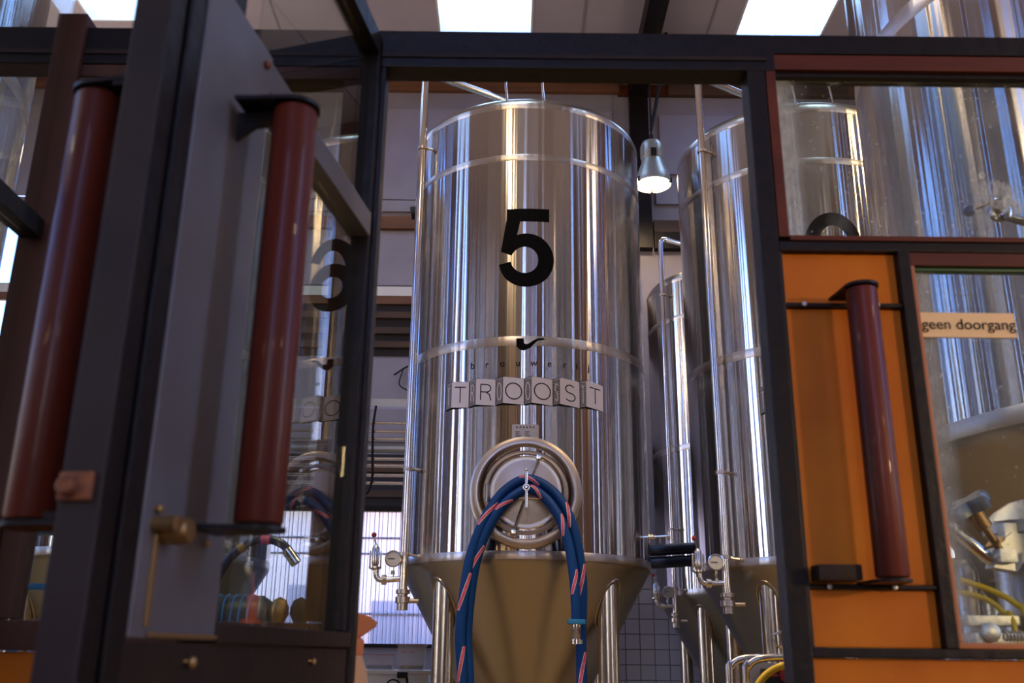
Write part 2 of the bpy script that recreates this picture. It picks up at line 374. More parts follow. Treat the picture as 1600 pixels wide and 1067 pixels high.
# side and rear walls, unseen tall slots added and spaced to streak the steel
TW = 9.9
lw = [(a, b, 1.2, TW) for a, b in ((-5.2, -4.7), (-4.5, -4.3), (-2.2, -1.9), (-1.2, -.9), (1.6, 1.75), (3.1, 3.9), (4.1, 4.3), (6.4, 6.6), (8.2, 8.5), (8.7, 8.8), (11.0, 12.0))]
rw = [(a, b, 1.2, TW) for a, b in ((-4.6, -4.4), (-2.9, -2.7), (-.9, .1), (.3, .5), (2.6, 2.7), (4.4, 4.6), (5.6, 5.7), (7.3, 7.5), (10.2, 10.7))]
bw = [(a, b, 1.0, TW) for a, b in ((-1.35, -.7), (-.55, -.45), (1.0, 1.1), (2.3, 2.5))]
tag(new('wall_left', slab('X', X0 - .3, .3, Y0, Y1, 0, ZC, lw), 'side_wall', smooth=0), 'dark brick brewery side wall on the left with added tall light slots', 'wall', kind='structure')
tag(new('wall_right', slab('X', X1, .3, Y0, Y1, 0, ZC, rw), 'side_wall', smooth=0), 'dark brick brewery side wall on the right with added tall light slots', 'wall', kind='structure')
tag(new('wall_front', slab('Y', Y0 - .3, .3, X0, X1, 0, ZC, bw), 'taproom_wall', smooth=0), 'plum plaster wall of the tap room behind the viewer', 'wall', kind='structure')
for (ax, hs) in (('L', lw), ('R', rw), ('B', bw)):
    for (a, b, c, d) in hs:
        m_, h_ = (a + b) / 2, (c + d) / 2
        if ax == 'L': portal(X0 - .3, m_, h_, d - c, b - a, (0, -PI / 2, 0))
        if ax == 'R': portal(X1 + .3, m_, h_, d - c, b - a, (0, PI / 2, 0))
        if ax == 'B': portal(m_, Y0 - .3, h_, b - a, d - c, (PI / 2, 0, 0))
# unseen orange posts added so the steel mirrors warm streaks
sw = {'L': COL.objects['wall_left'], 'R': COL.objects['wall_right'], 'F': COL.objects['wall_front']}
for y in (-3.2, .6, 5.2, 7.4, 9.6): new('streak_post', lambda bm: box(bm, X0, y, 0, X0 + .2, y + .28, ZC, .01), 'streak_post_wood', sw['L'], smooth=0)
for y in (-1.9, 1.4, 3.4, 6.3, 8.6): new('streak_post', lambda bm: box(bm, X1 - .2, y, 0, X1, y + .28, ZC, .01), 'streak_post_wood', sw['R'], smooth=0)
for x in (-3.4, .25, 1.6, 4.2): new('streak_post', lambda bm: box(bm, x, Y0, 0, x + .3, Y0 + .2, ZC, .01), 'streak_post_wood', sw['F'], smooth=0)
# far wall
wb = tag(new('wall_back', slab('Y', Y1, .3, X0, X1, 0, ZC, [(-6.6, -.5, 1.74, 3.57), (-8.45, -7.0, 4.6, 9.9)]), 'wall', smooth=0), 'lilac grey far wall of the brewery with boards, beams and tiles', 'wall', kind='structure')  # upper left opening added to put a bright streak on the near tank
def part(name, x0, x1, z0, z1, mat, d=.04, y=Y1, parent=wb, bev=.006):
    return new(name, lambda bm: box(bm, x0, y - d, z0, x1, y, z1, bev), mat, parent, smooth=0)
part('timber_beam', X0, 1.72, 10.42, 10.61, 'timber', .09)
part('timber_beam', 2.52, X1, 10.38, 10.60, 'dark_timber', .10)
part('painted_joint', 1.70, 2.54, 10.38, 10.58, 'red_wood', .06)
part('steel_column', 1.87, 2.17, 7.62, 10.62, 'black_steel', .16)
part('wall_panel', -4.2, 1.6, 8.46, 10.10, 'wall_board', .03)
part('wall_panel', -8.2, -4.4, 8.46, 10.10, 'wall_board', .03)
part('wall_rail', X0, 1.8, 8.24, 8.43, 'wall_board', .05)
part('wall_panel', 2.36, 4.4, 8.95, 10.02, 'wall_board', .05)
part('wall_panel', 2.26, 4.0, 8.42, 8.80, 'wall_board', .05)
part('wall_panel', 4.6, 7.2, 8.42, 10.02, 'wall_board', .05)
part('timber_beam', X0, 1.82, 7.93, 8.14, 'timber', .09)
part('timber_beam', 2.2, X1, 7.92, 8.12, 'dark_timber', .09)
part('steel_channel', 2.2, X1, 7.62, 7.90, 'black_steel', .14)
part('wall_panel', -4.2, 1.7, 7.0, 7.90, 'wall_board', .03)
part('white_ledge', X0, 1.7, 6.81, 6.96, 'white', .07)
part('timber_beam', X0, 1.7, 6.68, 6.81, 'timber', .06)
part('dark_recess_board', -4.2, 1.7, 5.86, 6.68, 'dark', .01)  # flat dark board stands in for the shaded opening behind the slats
for z in (6.45, 6.20, 5.98): part('timber_slat', -4.2, 1.7, z, z + .10, 'dark_timber', .08)
part('wall_panel', -4.2, 1.7, 4.55, 5.82, 'wall_board', .03)
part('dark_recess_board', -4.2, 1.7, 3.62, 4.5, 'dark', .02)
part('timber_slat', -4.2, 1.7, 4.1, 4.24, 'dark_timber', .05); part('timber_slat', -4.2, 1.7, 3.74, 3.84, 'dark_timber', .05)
# tiles low on the far wall
new('grout_bed', lambda bm: box(bm, 1.2, Y1 - .012, .9, 3.2, Y1, 2.72), 'grout', wb, smooth=0)
tme = None
for i in range(10):
    for j in range(9):
        if tme is None:
            o = new('tile', lambda bm: box(bm, -.095, -.008, -.095, .095, .008, .095, .004), 'tile', wb, smooth=0); tme = o.data
        else:
            o = bpy.data.objects.new('tile', tme); COL.objects.link(o); o.parent = wb
        o.location = (1.3 + .2 * i, Y1 - .018, 1.0 + .2 * j)
# ribbed daylight sheet
w1 = empty('window_1', (-3.55, Y1, 1.74), label='long translucent ribbed daylight sheet low in the far wall', cat='window', kind='structure')
def ribs(bm):
    n = 200; prev = None
    for i in range(n + 1):
        x = -3.05 + 6.1 * i / n; y = .06 + (.014 if (i % 2) else 0) + .006 * random.random()
        a = bm.verts.new((x, y, 0)); b = bm.verts.new((x, y, 1.83))
        if prev: bm.faces.new((prev[0], a, b, prev[1]))
        prev = (a, b)
new('ribbed_sheet', ribs, 'poly', w1, smooth=0)
new('window_frame', lambda bm: [box(bm, -3.05, -.03, 1.80, 3.05, .05, 1.87), box(bm, 2.99, -.03, 0, 3.05, .05, 1.8), box(bm, -3.05, -.03, -.05, 3.05, .05, 0), box(bm, -3.05, -.03, 0, -2.99, .05, 1.8)], 'black_steel', w1, smooth=0)
new('sheet_lap', lambda bm: [box(bm, -3.05, .085, 1.42, 2.99, .09, 1.45), box(bm, -3.05, .085, 1.20, 2.99, .09, 1.23), box(bm, -3.05, .085, .38, 2.99, .09, .41)], 'white', w1, smooth=0)
def outside(bm):
    box(bm, -2.4, 1.0, -1.7, -.6, 1.4, 1.1); box(bm, .2, 1.2, -1.7, 1.2, 1.5, .85); box(bm, 1.5, 1.0, -1.7, 2.6, 1.3, .62)
new('goods_outside', outside, 'galv', w1, smooth=0)
portal(-3.55, Y1 + .3, 2.65, 6.1, 1.83, (-PI / 2, 0, 0)); portal(-7.72, Y1 + .3, 7.25, 1.45, 5.3, (-PI / 2, 0, 0))
def webs(bm):
    for i in range(100):
        x = -3.05 + 6.1 * (i + .5) / 100 + .008 * math.sin(i * 2.4); w = .002 + .0025 * ((i * 7) % 5) / 4; box(bm, x - w, .030, 0, x + w, .056, 1.83)
new('sheet_web', webs, 'web', w1, smooth=0)['kind'] = 'stuff'
# roof beam with bracket and cables
rb = empty('trim_1', (2.0, 0, ZC), label='dark steel roof beam with a pale bracket above the pendant lamp', cat='beam', kind='structure')
new('beam', lambda bm: box(bm, -.13, 2.5, -.30, .15, Y1 - .01, 0, .01), 'black_steel', rb, smooth=0)
new('bracket', lambda bm: prism(bm, [(.05, 12.2, -.30), (.19, 12.2, -.30), (.19, 12.2, -.55), (.12, 12.2, -.55)], (0, .5, 0)), 'galv', rb, smooth=0)

# ------------------------------------------------------------------ fermentation tanks
RT = 1.067; KC = .555
def cyl(u, z, off=.002):
    a = u / RT; r = RT + off; return Vector((r * math.sin(a), -r * math.cos(a), z))
def strip(bm, pts, width, off=.002, n=1, closed=False):
    """a flat stroke in (u,z) laid on the shell; width may be a list"""
    k = len(pts); L, Rr = [], []
    for i in range(k):
        a = Vector(pts[(i - 1) % k] if (closed or i) else pts[i]); b = Vector(pts[(i + 1) % k] if (closed or i < k - 1) else pts[i])
        t = (b - a).normalized(); nr = Vector((-t.y, t.x)); w = (width[i] if isinstance(width, (list, tuple)) else width) / 2; p = Vector(pts[i])
        L.append(p + nr * w); Rr.append(p - nr * w)
    V = [(bm.verts.new(cyl(l.x, l.y, off)), bm.verts.new(cyl(q.x, q.y, off))) for l, q in zip(L, Rr)]
    for i in range(k if closed else k - 1):
        A, B = V[i], V[(i + 1) % k]; bm.faces.new((A[0], B[0], B[1], A[1]))
def patch(bm, p00, p10, p11, p01, off=.002, n=6):
    g = []
    for i in range(n + 1):
        s = i / n; a = Vector(p00).lerp(Vector(p10), s); b = Vector(p01).lerp(Vector(p11), s)
        g.append((bm.verts.new(cyl(a.x, a.y, off)), bm.verts.new(cyl(b.x, b.y, off))))
    for A, B in zip(g, g[1:]): bm.faces.new((A[0], B[0], B[1], A[1]))
def arc(cx, cz, rx, rz, a0, a1, n=20):
    return [(cx + rx * math.cos(R_(a0 + (a1 - a0) * i / n)), cz + rz * math.sin(R_(a0 + (a1 - a0) * i / n))) for i in range(n + 1)]
def digit5(bm):
    patch(bm, (-.185, 5.062), (.172, 5.062), (.172, 5.178), (-.185, 5.178), .003, 8)
    patch(bm, (-.232, 4.79), (-.125, 4.815), (-.070, 5.07), (-.188, 5.07), .0035, 5)
    a = arc(-.026, 4.713, .172, .178, 160, -172, 40)
    w = [.10 + .03 * math.sin(PI * i / 40) for i in range(41)]
    strip(bm, a[:], w, .0025)
def digit6(bm):
    strip(bm, arc(-.02, 4.70, .168, .165, 0, 360, 44)[:-1], .125, .003, closed=True)
    a = arc(-.005, 4.86, .190, .255, 22, 180, 26) + [(-.195, 4.80), (-.19, 4.72), (-.17, 4.66)]
    strip(bm, a, [.115] * 27 + [.115, .11, .10], .0025)
def pipe_logo(bm):
    C = [(-.092, 4.022), (-.036, 4.022)]; 
    up_ = [(-.036, 4.028), (-.031, 3.985), (-.012, 3.978), (.006, 3.986), (.045, 4.014), (.080, 4.031), (.131, 4.033)]
    lo_ = [(-.095, 4.028), (-.095, 3.965), (-.066, 3.934), (-.030, 3.927), (.020, 3.952), (.076, 4.010), (.131, 4.019)]
    V = [(bm.verts.new(cyl(*a, .0045)), bm.verts.new(cyl(*b, .0045))) for a, b in zip(up_, lo_)]
    for A, B in zip(V, V[1:]): bm.faces.new((A[0], B[0], B[1], A[1]))
def word_mesh(txt, size, shear=0.):
    cu = bpy.data.curves.new('txt', 'FONT'); cu.body = txt; cu.size = size; cu.align_x = 'CENTER'; cu.resolution_u = 3; cu.offset = 0
    o = bpy.data.objects.new('txt', cu); COL.objects.link(o)
    dg = bpy.context.evaluated_depsgraph_get(); dg.update(); ev = o.evaluated_get(dg); me = ev.to_mesh()
    v = [(p.co.x, p.co.y) for p in me.vertices]; f = [tuple(p.vertices) for p in me.polygons]; ev.to_mesh_clear()
    bpy.data.objects.remove(o); bpy.data.curves.remove(cu); return v, f
def brewery_word(bm, i, ch):
    if True:
        u = -.46 + .1265 * i + (.0 if i < 7 else -.02 * (i - 6)); v, f = word_mesh(ch, .078)
        vv = [bm.verts.new(cyl(u + a * .95, 3.797 + b, .003)) for a, b in v]
        for q in f:
            try: bm.faces.new([vv[k] for k in q])
            except ValueError: pass
def lettering(bm, k, u, hw, zb, zt, w, off):
    cx, cz, hh = u, (zb + zt) / 2, (zt - zb) / 2; sh = -.125
    def S_(pts): return [(a, b + (a - cx) * sh) for a, b in pts]
    if k == 'T':
        strip(bm, S_([(cx - hw, zt), (cx + hw, zt)]), w, off); strip(bm, S_([(cx, zt), (cx, zb)]), w, off)
    elif k == 'O': strip(bm, S_(arc(cx, cz, hw * 1.2, hh, 0, 360, 28)[:-1]), w, off, closed=True)
    elif k == 'R':
        strip(bm, S_([(cx - hw * .8, zb), (cx - hw * .8, zt)]), w, off)
        strip(bm, S_([(cx - hw * .8, zt), (cx + hw * .1, zt)] + arc(cx + hw * .1, zt - hh * .48, hw * .7, hh * .48, 90, -90, 8)[1:] + [(cx - hw * .8, zt - hh * .96)]), w, off)
        strip(bm, S_([(cx + hw * .05, zt - hh * .96), (cx + hw * .6, cz - hh * .25), (cx + hw * .85, zb)]), w, off)
    elif k == 'S':
        strip(bm, S_(arc(cx, cz + hh * .5, hw * .72, hh * .5, 35, 270, 12) + arc(cx, cz - hh * .5, hw * .8, hh * .5, 90, -145, 12)[1:]), w, off)
BU = [-.655 + .2272 * i for i in range(6)]
def boxes_front(bm, us):
    for u in us: patch(bm, (u, 3.497), (u + .171, 3.475), (u + .171, 3.690), (u, 3.712), .003, 5)
def boxes_side(bm, us):
    for u in us: patch(bm, (u - .054, 3.477), (u, 3.497), (u, 3.712), (u - .054, 3.692), .003, 3)
def boxes_dark(bm, us, ks):
    for u in us:
        patch(bm, (u - .054, 3.470), (u, 3.484), (u, 3.498), (u - .054, 3.478), .0028, 2); patch(bm, (u, 3.480), (u + .165, 3.474), (u + .165, 3.477), (u, 3.498), .0028, 4)
        for k in range(17):
            z = 3.484 + k * .0122; strip(bm, [(u - .053, z - .003), (u - .001, z + .010)], .0042, .0036)
        for a, b in (((u - .054, 3.477), (u - .054, 3.692)), ((u, 3.497), (u, 3.712)), ((u + .171, 3.475), (u + .171, 3.690)), ((u - .054, 3.692), (u, 3.712)), ((u, 3.712), (u + .171, 3.690))):
            strip(bm, [a, b], .0035, .004)
    for u, k in zip(us, ks): lettering(bm, k, u + .088, .053, 3.525, 3.655, .0085, .0045)
def boxes_ghost(bm, us, ks):
    for u, k in zip(us, ks): lettering(bm, k, u - .027, .014, 3.52, 3.66, .006, .0052)
def sign_word(bm, txt, x, z, y, size):
    v, f = word_mesh(txt, size); vv = [bm.verts.new((x + a, y, z + b)) for a, b in v]
    for q in f:
        try: bm.faces.new([vv[k] for k in q])
        except ValueError: pass
def cone_z(x, y): return 2.29 - (RT - math.hypot(x, y)) / KC

def shell_prof():
    return [(RT, 2.29 + (6.20 - 2.29) * i / 12) for i in range(13)]
def make_tank(loc, label, digit=None, logo=True, manway=True):
    T = empty('fermentation_tank', loc, label=label, cat='tank', group=None)
    new('shell', lambda bm: lathe(bm, shell_prof(), 160), 'shell', T, smooth=60)
    new('dished_top', lambda bm: lathe(bm, [(RT, 6.20), (RT - .01, 6.225), (RT - .055, 6.275), (RT - .09, 6.285), (.8, 6.36), (.4, 6.44), (0, 6.47)], 128), 'cone', T)
    for z0, z1 in ((2.29, 2.352), (3.968, 4.048), (5.636, 5.697), (6.145, 6.20)):
        new('weld_band', lambda bm: lathe(bm, [(RT, z0), (RT + .0015, z0 + .002), (RT + .0015, z1 - .002), (RT, z1)], 160), 'band', T, smooth=60)
    new('cone', lambda bm: lathe(bm, [(RT, 2.29), (RT - .004, 2.272), (RT - .025, 2.245), (.7, 2.29 - (RT - .7) / KC), (.35, 2.29 - (RT - .35) / KC), (.06, 2.29 - (RT - .06) / KC), (.05, .30)], 128), 'cone', T)
    dv = new('drain_valve', lambda bm: (lathe(bm, [(0, .30), (.075, .30), (.075, .27), (.055, .26), (.055, .18), (.075, .17), (.075, .14), (0, .14)], 32), tube(bm, [(0, 0, .22), (.16, -.02, .22)], .012)), 'brushed', T)
    for sx in (-1, 1):
        for sy in (-1, 1):
            def leg(bm, sx=sx, sy=sy):
                x, y = .64 * sx, .64 * sy; n = 24; r = .082; A, B = [], []
                for k in range(n):
                    a = 2 * PI * k / n; px, py = x + r * math.cos(a), y + r * math.sin(a)
                    A.append(bm.verts.new((px, py, 0.02))); B.append(bm.verts.new((px, py, cone_z(px, py) + .004)))
                for k in range(n): bm.faces.new((A[k], A[(k + 1) % n], B[(k + 1) % n], B[k]))
                lathe(bm, [(0, .02), (.13, .02), (.13, 0), (0, 0)], 24, (x, y, 0))
            lg = new('leg', leg, 'leg', T)
            def ring(bm, sx=sx, sy=sy):
                pts = []
                for k in range(33):
                    a = 2 * PI * k / 32; px, py = .64 * sx + .098 * math.cos(a), .64 * sy + .098 * math.sin(a); pts.append((px, py, min(cone_z(px, py), 2.235)))
                tube(bm, pts, .009, 8, cap=False)
            new('weld_collar', ring, 'cone', lg)
    # round inspection door
    if manway:
        c = (-.012, -RT, 2.79)
        mw = new('manway', lambda bm: lathe(bm, [(.432, -.11), (.430, .0), (.424, .036), (.405, .048), (.372, .048), (.362, .040), (.345, -.03), (.337, -.05)], 72, c, 'Y'), 'brushed', T)
        new('door_ring', lambda bm: lathe(bm, [(.337, -.05), (.337, -.02), (.325, .0), (.30, .006), (.288, -.002), (.284, -.02)], 72, c, 'Y'), 'brushed', mw)
        new('lid', lambda bm: lathe(bm, [(.281, -.03), (.280, .004), (.270, .014), (.255, .012), (.24, .014), (.12, .036), (0, .045)], 72, c, 'Y'), 'brushed', mw)
        def arms(bm):
            y = -RT - .06
            tube(bm, [(.085, y, 3.05), (-.105, y, 2.48)], .010, 8); box(bm, .065, y - .02, 3.035, .105, y + .06, 3.065, .004); box(bm, -.125, y - .02, 2.465, -.085, y + .06, 2.495, .004)
            tube(bm, [(-.20, y - .01, 2.735), (.10, y - .01, 2.735)], .011, 8); sphere(bm, (.10, y - .01, 2.735), .018)
            tube(bm, [(-.305, y + .0, 2.70), (-.305, y + .0, 2.84)], .016, 8)
        new('clamp_arm', arms, 'steel', mw)
        def tee(bm):
            y = -RT - .22
            tube(bm, [(-.012, -RT - .04, 2.79), (-.012, y - .03, 2.79)], .011, 10); tube(bm, [(-.012, y, 2.92), (-.012, y, 2.64)], .010, 10)
            sphere(bm, (-.012, y, 2.92), .014); ringtube(bm, (-.012, y - .012, 2.79), .022, .007, 'Y', 20, 6); lathe(bm, [(0, .03), (.012, .028), (.02, .01), (.02, 0)], 16, (-.012, y - .005, 2.79), 'Y')
        new('tee_handle', tee, 'steel', mw)
    def plate(bm): patch(bm, (-.123, 3.18), (.084, 3.178), (.086, 3.318), (-.121, 3.32), .006, 6)
    pl = new('data_plate', plate, 'plate_metal', T)
    def etched(bm):
        for r in range(5):
            for cidx in range(2):
                u = -.10 + cidx * .075 + .004; z = 3.195 + r * .016
                strip(bm, [(u, z), (u + .03 + .012 * ((r * 7 + cidx * 3) % 3) / 2, z)], .006, .0085)
        for k in range(6): strip(bm, [(-.09 + k * .026, 3.297), (-.078 + k * .026, 3.297)], .010, .0085)
    new('etched_print', etched, 'black_steel', pl)['kind'] = 'stuff'
    for x in (-.19, .135):
        def rod(bm, x=x):
            y = -math.sqrt((RT - .04) ** 2 - x * x); tube(bm, smooth_path([(x, y + .01, 6.20), (x - .01, y, 6.30), (x - .02, y + .03, 6.50), (x + .02, y + .10, 6.72)]), .010, 8)
            box(bm, x - .02, y - .005, 6.17, x + .02, y + .02, 6.25, .003)
        new('lifting_rod', rod, 'steel', T)
    # cleaning pipe down the left side
    px, py = -.965, -.62
    cp = new('cleaning_pipe', lambda bm: tube(bm, [(px, py, 2.02), (px, py, 3.5), (px, py, 5), (px, py, 6.70)] + [(px + .09 * (1 - math.cos(R_(a))), py + .057 * (1 - math.cos(R_(a))), 6.70 + .09 * math.sin(R_(a))) for a in (22, 45, 68, 90)] + [(px * .4, py * .4, 6.80), (-.06, 0, 6.80), (0, 0, 6.74), (0, 0, 6.46)], .034, 16), 'steel', T, smooth=40)
    for z in (5.99, 3.04, 2.36):
        def clamp(bm, z=z):
            lathe(bm, [(.036, -.014), (.044, -.014), (.044, .014), (.036, .014)], 20, (px, py, z)); sphere(bm, (px + .045, py - .01, z), .012)
            tube(bm, smooth_path([(px + .03, py, z), (px + .09, py + .01, z - .005), (px + .17, py - .0 + .02, z - .04)]) if z > 2.5 else [(px, py, z), (px + .12, py - .04, z - .02)], .011, 8)
            if z < 2.5: sphere(bm, (px + .12, py - .04, z - .02), .02)
        new('pipe_clamp', clamp, 'brushed', cp)
    def fitting(bm):
        lathe(bm, [(.036, 2.09), (.055, 2.085), (.055, 2.055), (.038, 2.05), (.038, 2.035), (.058, 2.03), (.058, 1.985), (.042, 1.98), (.042, 1.93), (0, 1.93)], 24, (px, py, 0))
        tube(bm, [(px, py, 2.0), (px + .13, py - .01, 2.0)], .018, 12)
    new('end_fitting', fitting, 'brushed', cp)
    # relief valve and pressure gauge on a side branch
    z = 2.17
    br = new('branch_pipe', lambda bm: (tube(bm, [(px, py, z), (px - .10, py - .02, z - .01), (px - .17, py - .03, z - .015)] + [(px - .17 - .045 * math.sin(R_(a)), py - .03, z - .015 + .045 * (1 - math.cos(R_(a)))) for a in (30, 60, 90)] + [(px - .215, py - .03, z + .07)], .022, 12),
                                        lathe(bm, [(.022, -.02), (.038, -.018), (.038, .018), (.022, .02)], 20, (px - .15, py - .027, z - .013), 'X')), 'steel', T)
    def relief(bm):
        c = (px - .225, py - .03, 0)
        lathe(bm, [(0, z + .06), (.022, z + .06), (.050, z + .075), (.050, z + .085), (.024, z + .09), (.030, z + .12), (.030, z + .23), (.018, z + .25), (.008, z + .26)], 20, c)
        for a in (20, 160, 200, 340): tube(bm, [(c[0] + .045 * math.cos(R_(a)), c[1] + .045 * math.sin(R_(a)), z + .08), (c[0] + .045 * math.cos(R_(a)), c[1] + .045 * math.sin(R_(a)), z + .21)], .005, 6)
        tube(bm, [(c[0], c[1], z + .25), (c[0] - .02, c[1], z + .32)], .007, 8)
    rv = new('relief_valve', relief, 'steel', T)
    new('lever_ball', lambda bm: sphere(bm, (px - .247, py - .03, z + .335), .021), 'red_ball', rv)
    gx = px - .085
    pg = new('pressure_gauge', lambda bm: (tube(bm, [(gx, py - .015, z), (gx, py - .015, z + .09)], .010, 10), lathe(bm, [(.017, z + .03), (.017, z + .06)], 8, (gx, py - .015, 0)),
                                         lathe(bm, [(0, -.04), (.062, -.04), (.066, .0), (.066, .012), (.058, .014), (.056, .006)], 32, (gx, py - .03, z + .15), 'Y')), 'steel', T)
    new('dial', lambda bm: lathe(bm, [(.057, .005), (0, .0055)], 32, (gx, py - .03, z + .15), 'Y'), 'gauge_face', pg)
    new('needle', lambda bm: box(bm, gx - .04, py - .041, z + .148, gx + .012, py - .038, z + .153), 'black_print', pg, smooth=0)
    # sample cock on the right
    def cock(bm):
        a = R_(64); x, y, z = RT * math.sin(a), -RT * math.cos(a), 2.53
        tube(bm, [(x - .01, y, z), (x + .20, y - .03, z + .01)], .010, 10); lathe(bm, [(0, 0), (.02, 0), (.02, .05), (0, .05)], 14, (x + .04, y - .006, z + .002), 'X')
        lathe(bm, [(0, 0), (.034, 0), (.036, .008), (.034, .016), (0, .016)], 20, (x + .19, y - .03, z + .01), 'X'); tube(bm, [(x + .06, y - .01, z), (x + .06, y - .01, z + .05)], .007, 8)
        tube(bm, [(x + .13, y - .02, z), (x + .13, y - .02, z - .05)], .009, 8)
    new('sample_cock', cock, 'steel', T)
    if digit: new('number', {5: digit5, 6: digit6}[digit], 'black_print', T, smooth=0)
    if logo:
        new('pipe_emblem', pipe_logo, 'black_print', T, smooth=0)
        for i, ch in enumerate('brouwerij'): new('small_letter', lambda bm: brewery_word(bm, i, ch), 'black_print', T, smooth=0)
        for u, k in zip(BU, 'TROOST'):
            bl = new('letter_block', lambda bm: boxes_front(bm, [u]), 'white_print', T, smooth=0)
            new('block_side', lambda bm: boxes_side(bm, [u]), 'grey_print', bl, smooth=0); new('block_print', lambda bm: boxes_dark(bm, [u], k), 'black_print', bl, smooth=0); new('ghost_letter', lambda bm: boxes_ghost(bm, [u], k), 'white_print', bl, smooth=0)
    return T
t5 = make_tank((.13, 8.4, 0), 'large stainless steel fermentation tank bearing the black number 5', 5)
t6 = make_tank((2.68, 8.4, 0), 'stainless steel fermentation tank right of tank 5, half hidden by the dark door post', 6)
proto = make_tank((2.88, 12.07, 0), 'small looking far stainless tank in the gap between the two front tanks', None, False)
t4 = copy_tree(t5); t4.location = (-3.15, 8.4, 0)
for k in list(COL.objects):
    if k.parent == t4 and k.name.startswith('number'): bpy.data.objects.remove(k)
tag(t4, 'stainless tank left of tank 5, glimpsed between the left door handle and brown post', 'tank')
t7 = copy_tree(proto); t7.location = (2.62, 3.6, 0); t7.scale = (1, 1, 1.025); t7.rotation_euler.z = R_(165); tag(t7, 'huge near stainless tank filling the panes of the closed door on the right', 'tank')
t3 = copy_tree(proto); t3.location = (-3.3, 3.6, 0); t3.rotation_euler.z = R_(-120); tag(t3, 'near stainless tank at the upper left edge behind the side glass', 'tank')

# blue-ball cock on the near tank
bc = empty('sample_valve', (1.50, 2.85, 3.0), label='small steel valve with a navy ball lever on the near right tank', cat='valve')
def vbody(bm):
    tube(bm, [(.30, .10, -.01), (.08, 0, -.01)], .016, 12); lathe(bm, [(.018, -.01), (.034, 0), (.036, .02), (.030, .022), (.026, .0), (0, -.004)], 24, (.08, -.01, -.012), 'Y'); tube(bm, [(.08, 0, .0), (.085, 0, .045)], .007, 8)
new('body', vbody, 'steel', bc); new('lever', lambda bm: tube(bm, [(.085, -.01, .035), (-.005, -.015, -.004)], .006, 8), 'steel', bc); new('ball', lambda bm: sphere(bm, (-.015, -.015, -.008), .019), 'blue_ball', bc)

# ------------------------------------------------------------------ hoses over the manways
def helix(path, r, turns_at, width, length, phase):
    fr = frames(path)
    def fn(bm):
        for (i0, ph) in turns_at:
            V = []
            for k in range(length):
                i = min(i0 + k, len(fr) - 1); p, a, b = fr[i]; row = []
                for q in (-1, 1):
                    ang = ph + k * phase + q * width
                    row.append(bm.verts.new(p + (a * math.cos(ang) + b * math.sin(ang)) * (r)))
                mid = ph + k * phase; row.insert(1, bm.verts.new(p + (a * math.cos(mid) + b * math.sin(mid)) * (r + .0022)))
                V.append(row)
            for A, B in zip(V, V[1:]):
                bm.faces.new((A[0], A[1], B[1], B[0])); bm.faces.new((A[1], A[2], B[2], B[1]))
    return fn
def hose(name, pts, r, loc, label, group=None, fit=None, cuff=False, facing=None, mat='hose'):
    H = empty(name, loc, label=label, cat='hose', group=group)
    path = smooth_path(pts, 10)
    new('tube', lambda bm: tube(bm, path, r, 18), mat, H, smooth=60)
    if facing is not None:
        # printed stripes: pick the frame angle that looks to -y, start there
        fr = frames(path); st = []
        for i in range(facing, len(path) - 12, 19):
            p, a, b = fr[i]; ang = math.atan2(-b.y, -a.y); st.append((i, ang - .9))
        for q in st:
            ps = new('printed_stripe', helix(path, r + .0012, [q], .36, 9, .22), 'white_line', H, smooth=60)
            new('red_print', helix(path, r + .0022, [q], .27, 9, .22), 'red_print', ps, smooth=60)
    if fit:
        e_ = Vector(fit)
        new('collar', lambda bm: box(bm, e_.x - .062, e_.y - .05, e_.z - .012, e_.x + .062, e_.y + .05, e_.z + .022, .006), 'orange_cuff' if cuff else 'blue_clamp', H)
        if cuff: new('cuff', lambda bm: lathe(bm, [(.042, 0), (.044, .02), (.044, .20), (.04, .22)], 24, e_), 'orange_cuff', H)
        new('steel_fitting', lambda bm: lathe(bm, [(.034, -.01), (.034, -.09), (.030, -.10), (.030, -.11), (.044, -.115), (.044, -.145), (.03, -.15), (0, -.15)], 24, e_), 'steel', H)
    return H
y_ = -RT - .135
A_ = [(-.50, -1.25, .045), (-.46, -1.22, .30), (-.455, y_, .9), (-.455, y_, 1.42), (-.478, y_, 1.71), (-.468, y_, 1.93), (-.42, y_, 2.28), (-.32, y_, 2.56), (-.18, y_ + .01, 2.77), (0, y_ + .01, 2.868), (.185, y_ + .01, 2.78), (.305, y_, 2.60), (.37, y_, 2.37), (.40, y_ + .01, 2.1), (.39, y_ + .02, 1.75), (.39, y_ + .01, 1.42), (.39, y_, .8), (.42, -1.22, .3), (.46, -1.25, .045)]
B_ = [(-.36, -1.24, .045), (-.40, y_ + .03, .9), (-.408, y_ + .05, 1.42), (-.43, y_ + .06, 1.75), (-.40, y_ + .03, 2.12), (-.34, y_ - .0, 2.38), (-.23, y_ - .02, 2.60), (-.11, y_ - .03, 2.73), (.02, y_ - .03, 2.785), (.14, y_ - .035, 2.71), (.235, y_ - .05, 2.57), (.30, y_ - .06, 2.38), (.335, y_ - .075, 2.15), (.348, y_ - .085, 1.95), (.350, y_ - .085, 1.83)]
for T, cf in ((t5, False), (t6, True)):
    x, y, z = T.location
    hose('brewing_hose', A_, .038, (x, y, z), 'outer blue hose on the half hidden tank, seen mirrored in the open door glass' if cf else 'outer blue hose arched over the round hatch of the big central tank', 'hoses draped over the tank hatches', facing=30)
    hose('brewing_hose', B_, .036, (x, y, z), 'inner blue hose ending in an orange cuff, seen mirrored in the open door glass' if cf else 'inner blue hose on the central tank ending in a blue clamp and steel coupling', 'hoses draped over the tank hatches', fit=(.350, y_ - .085, 1.83), cuff=cf, facing=42)
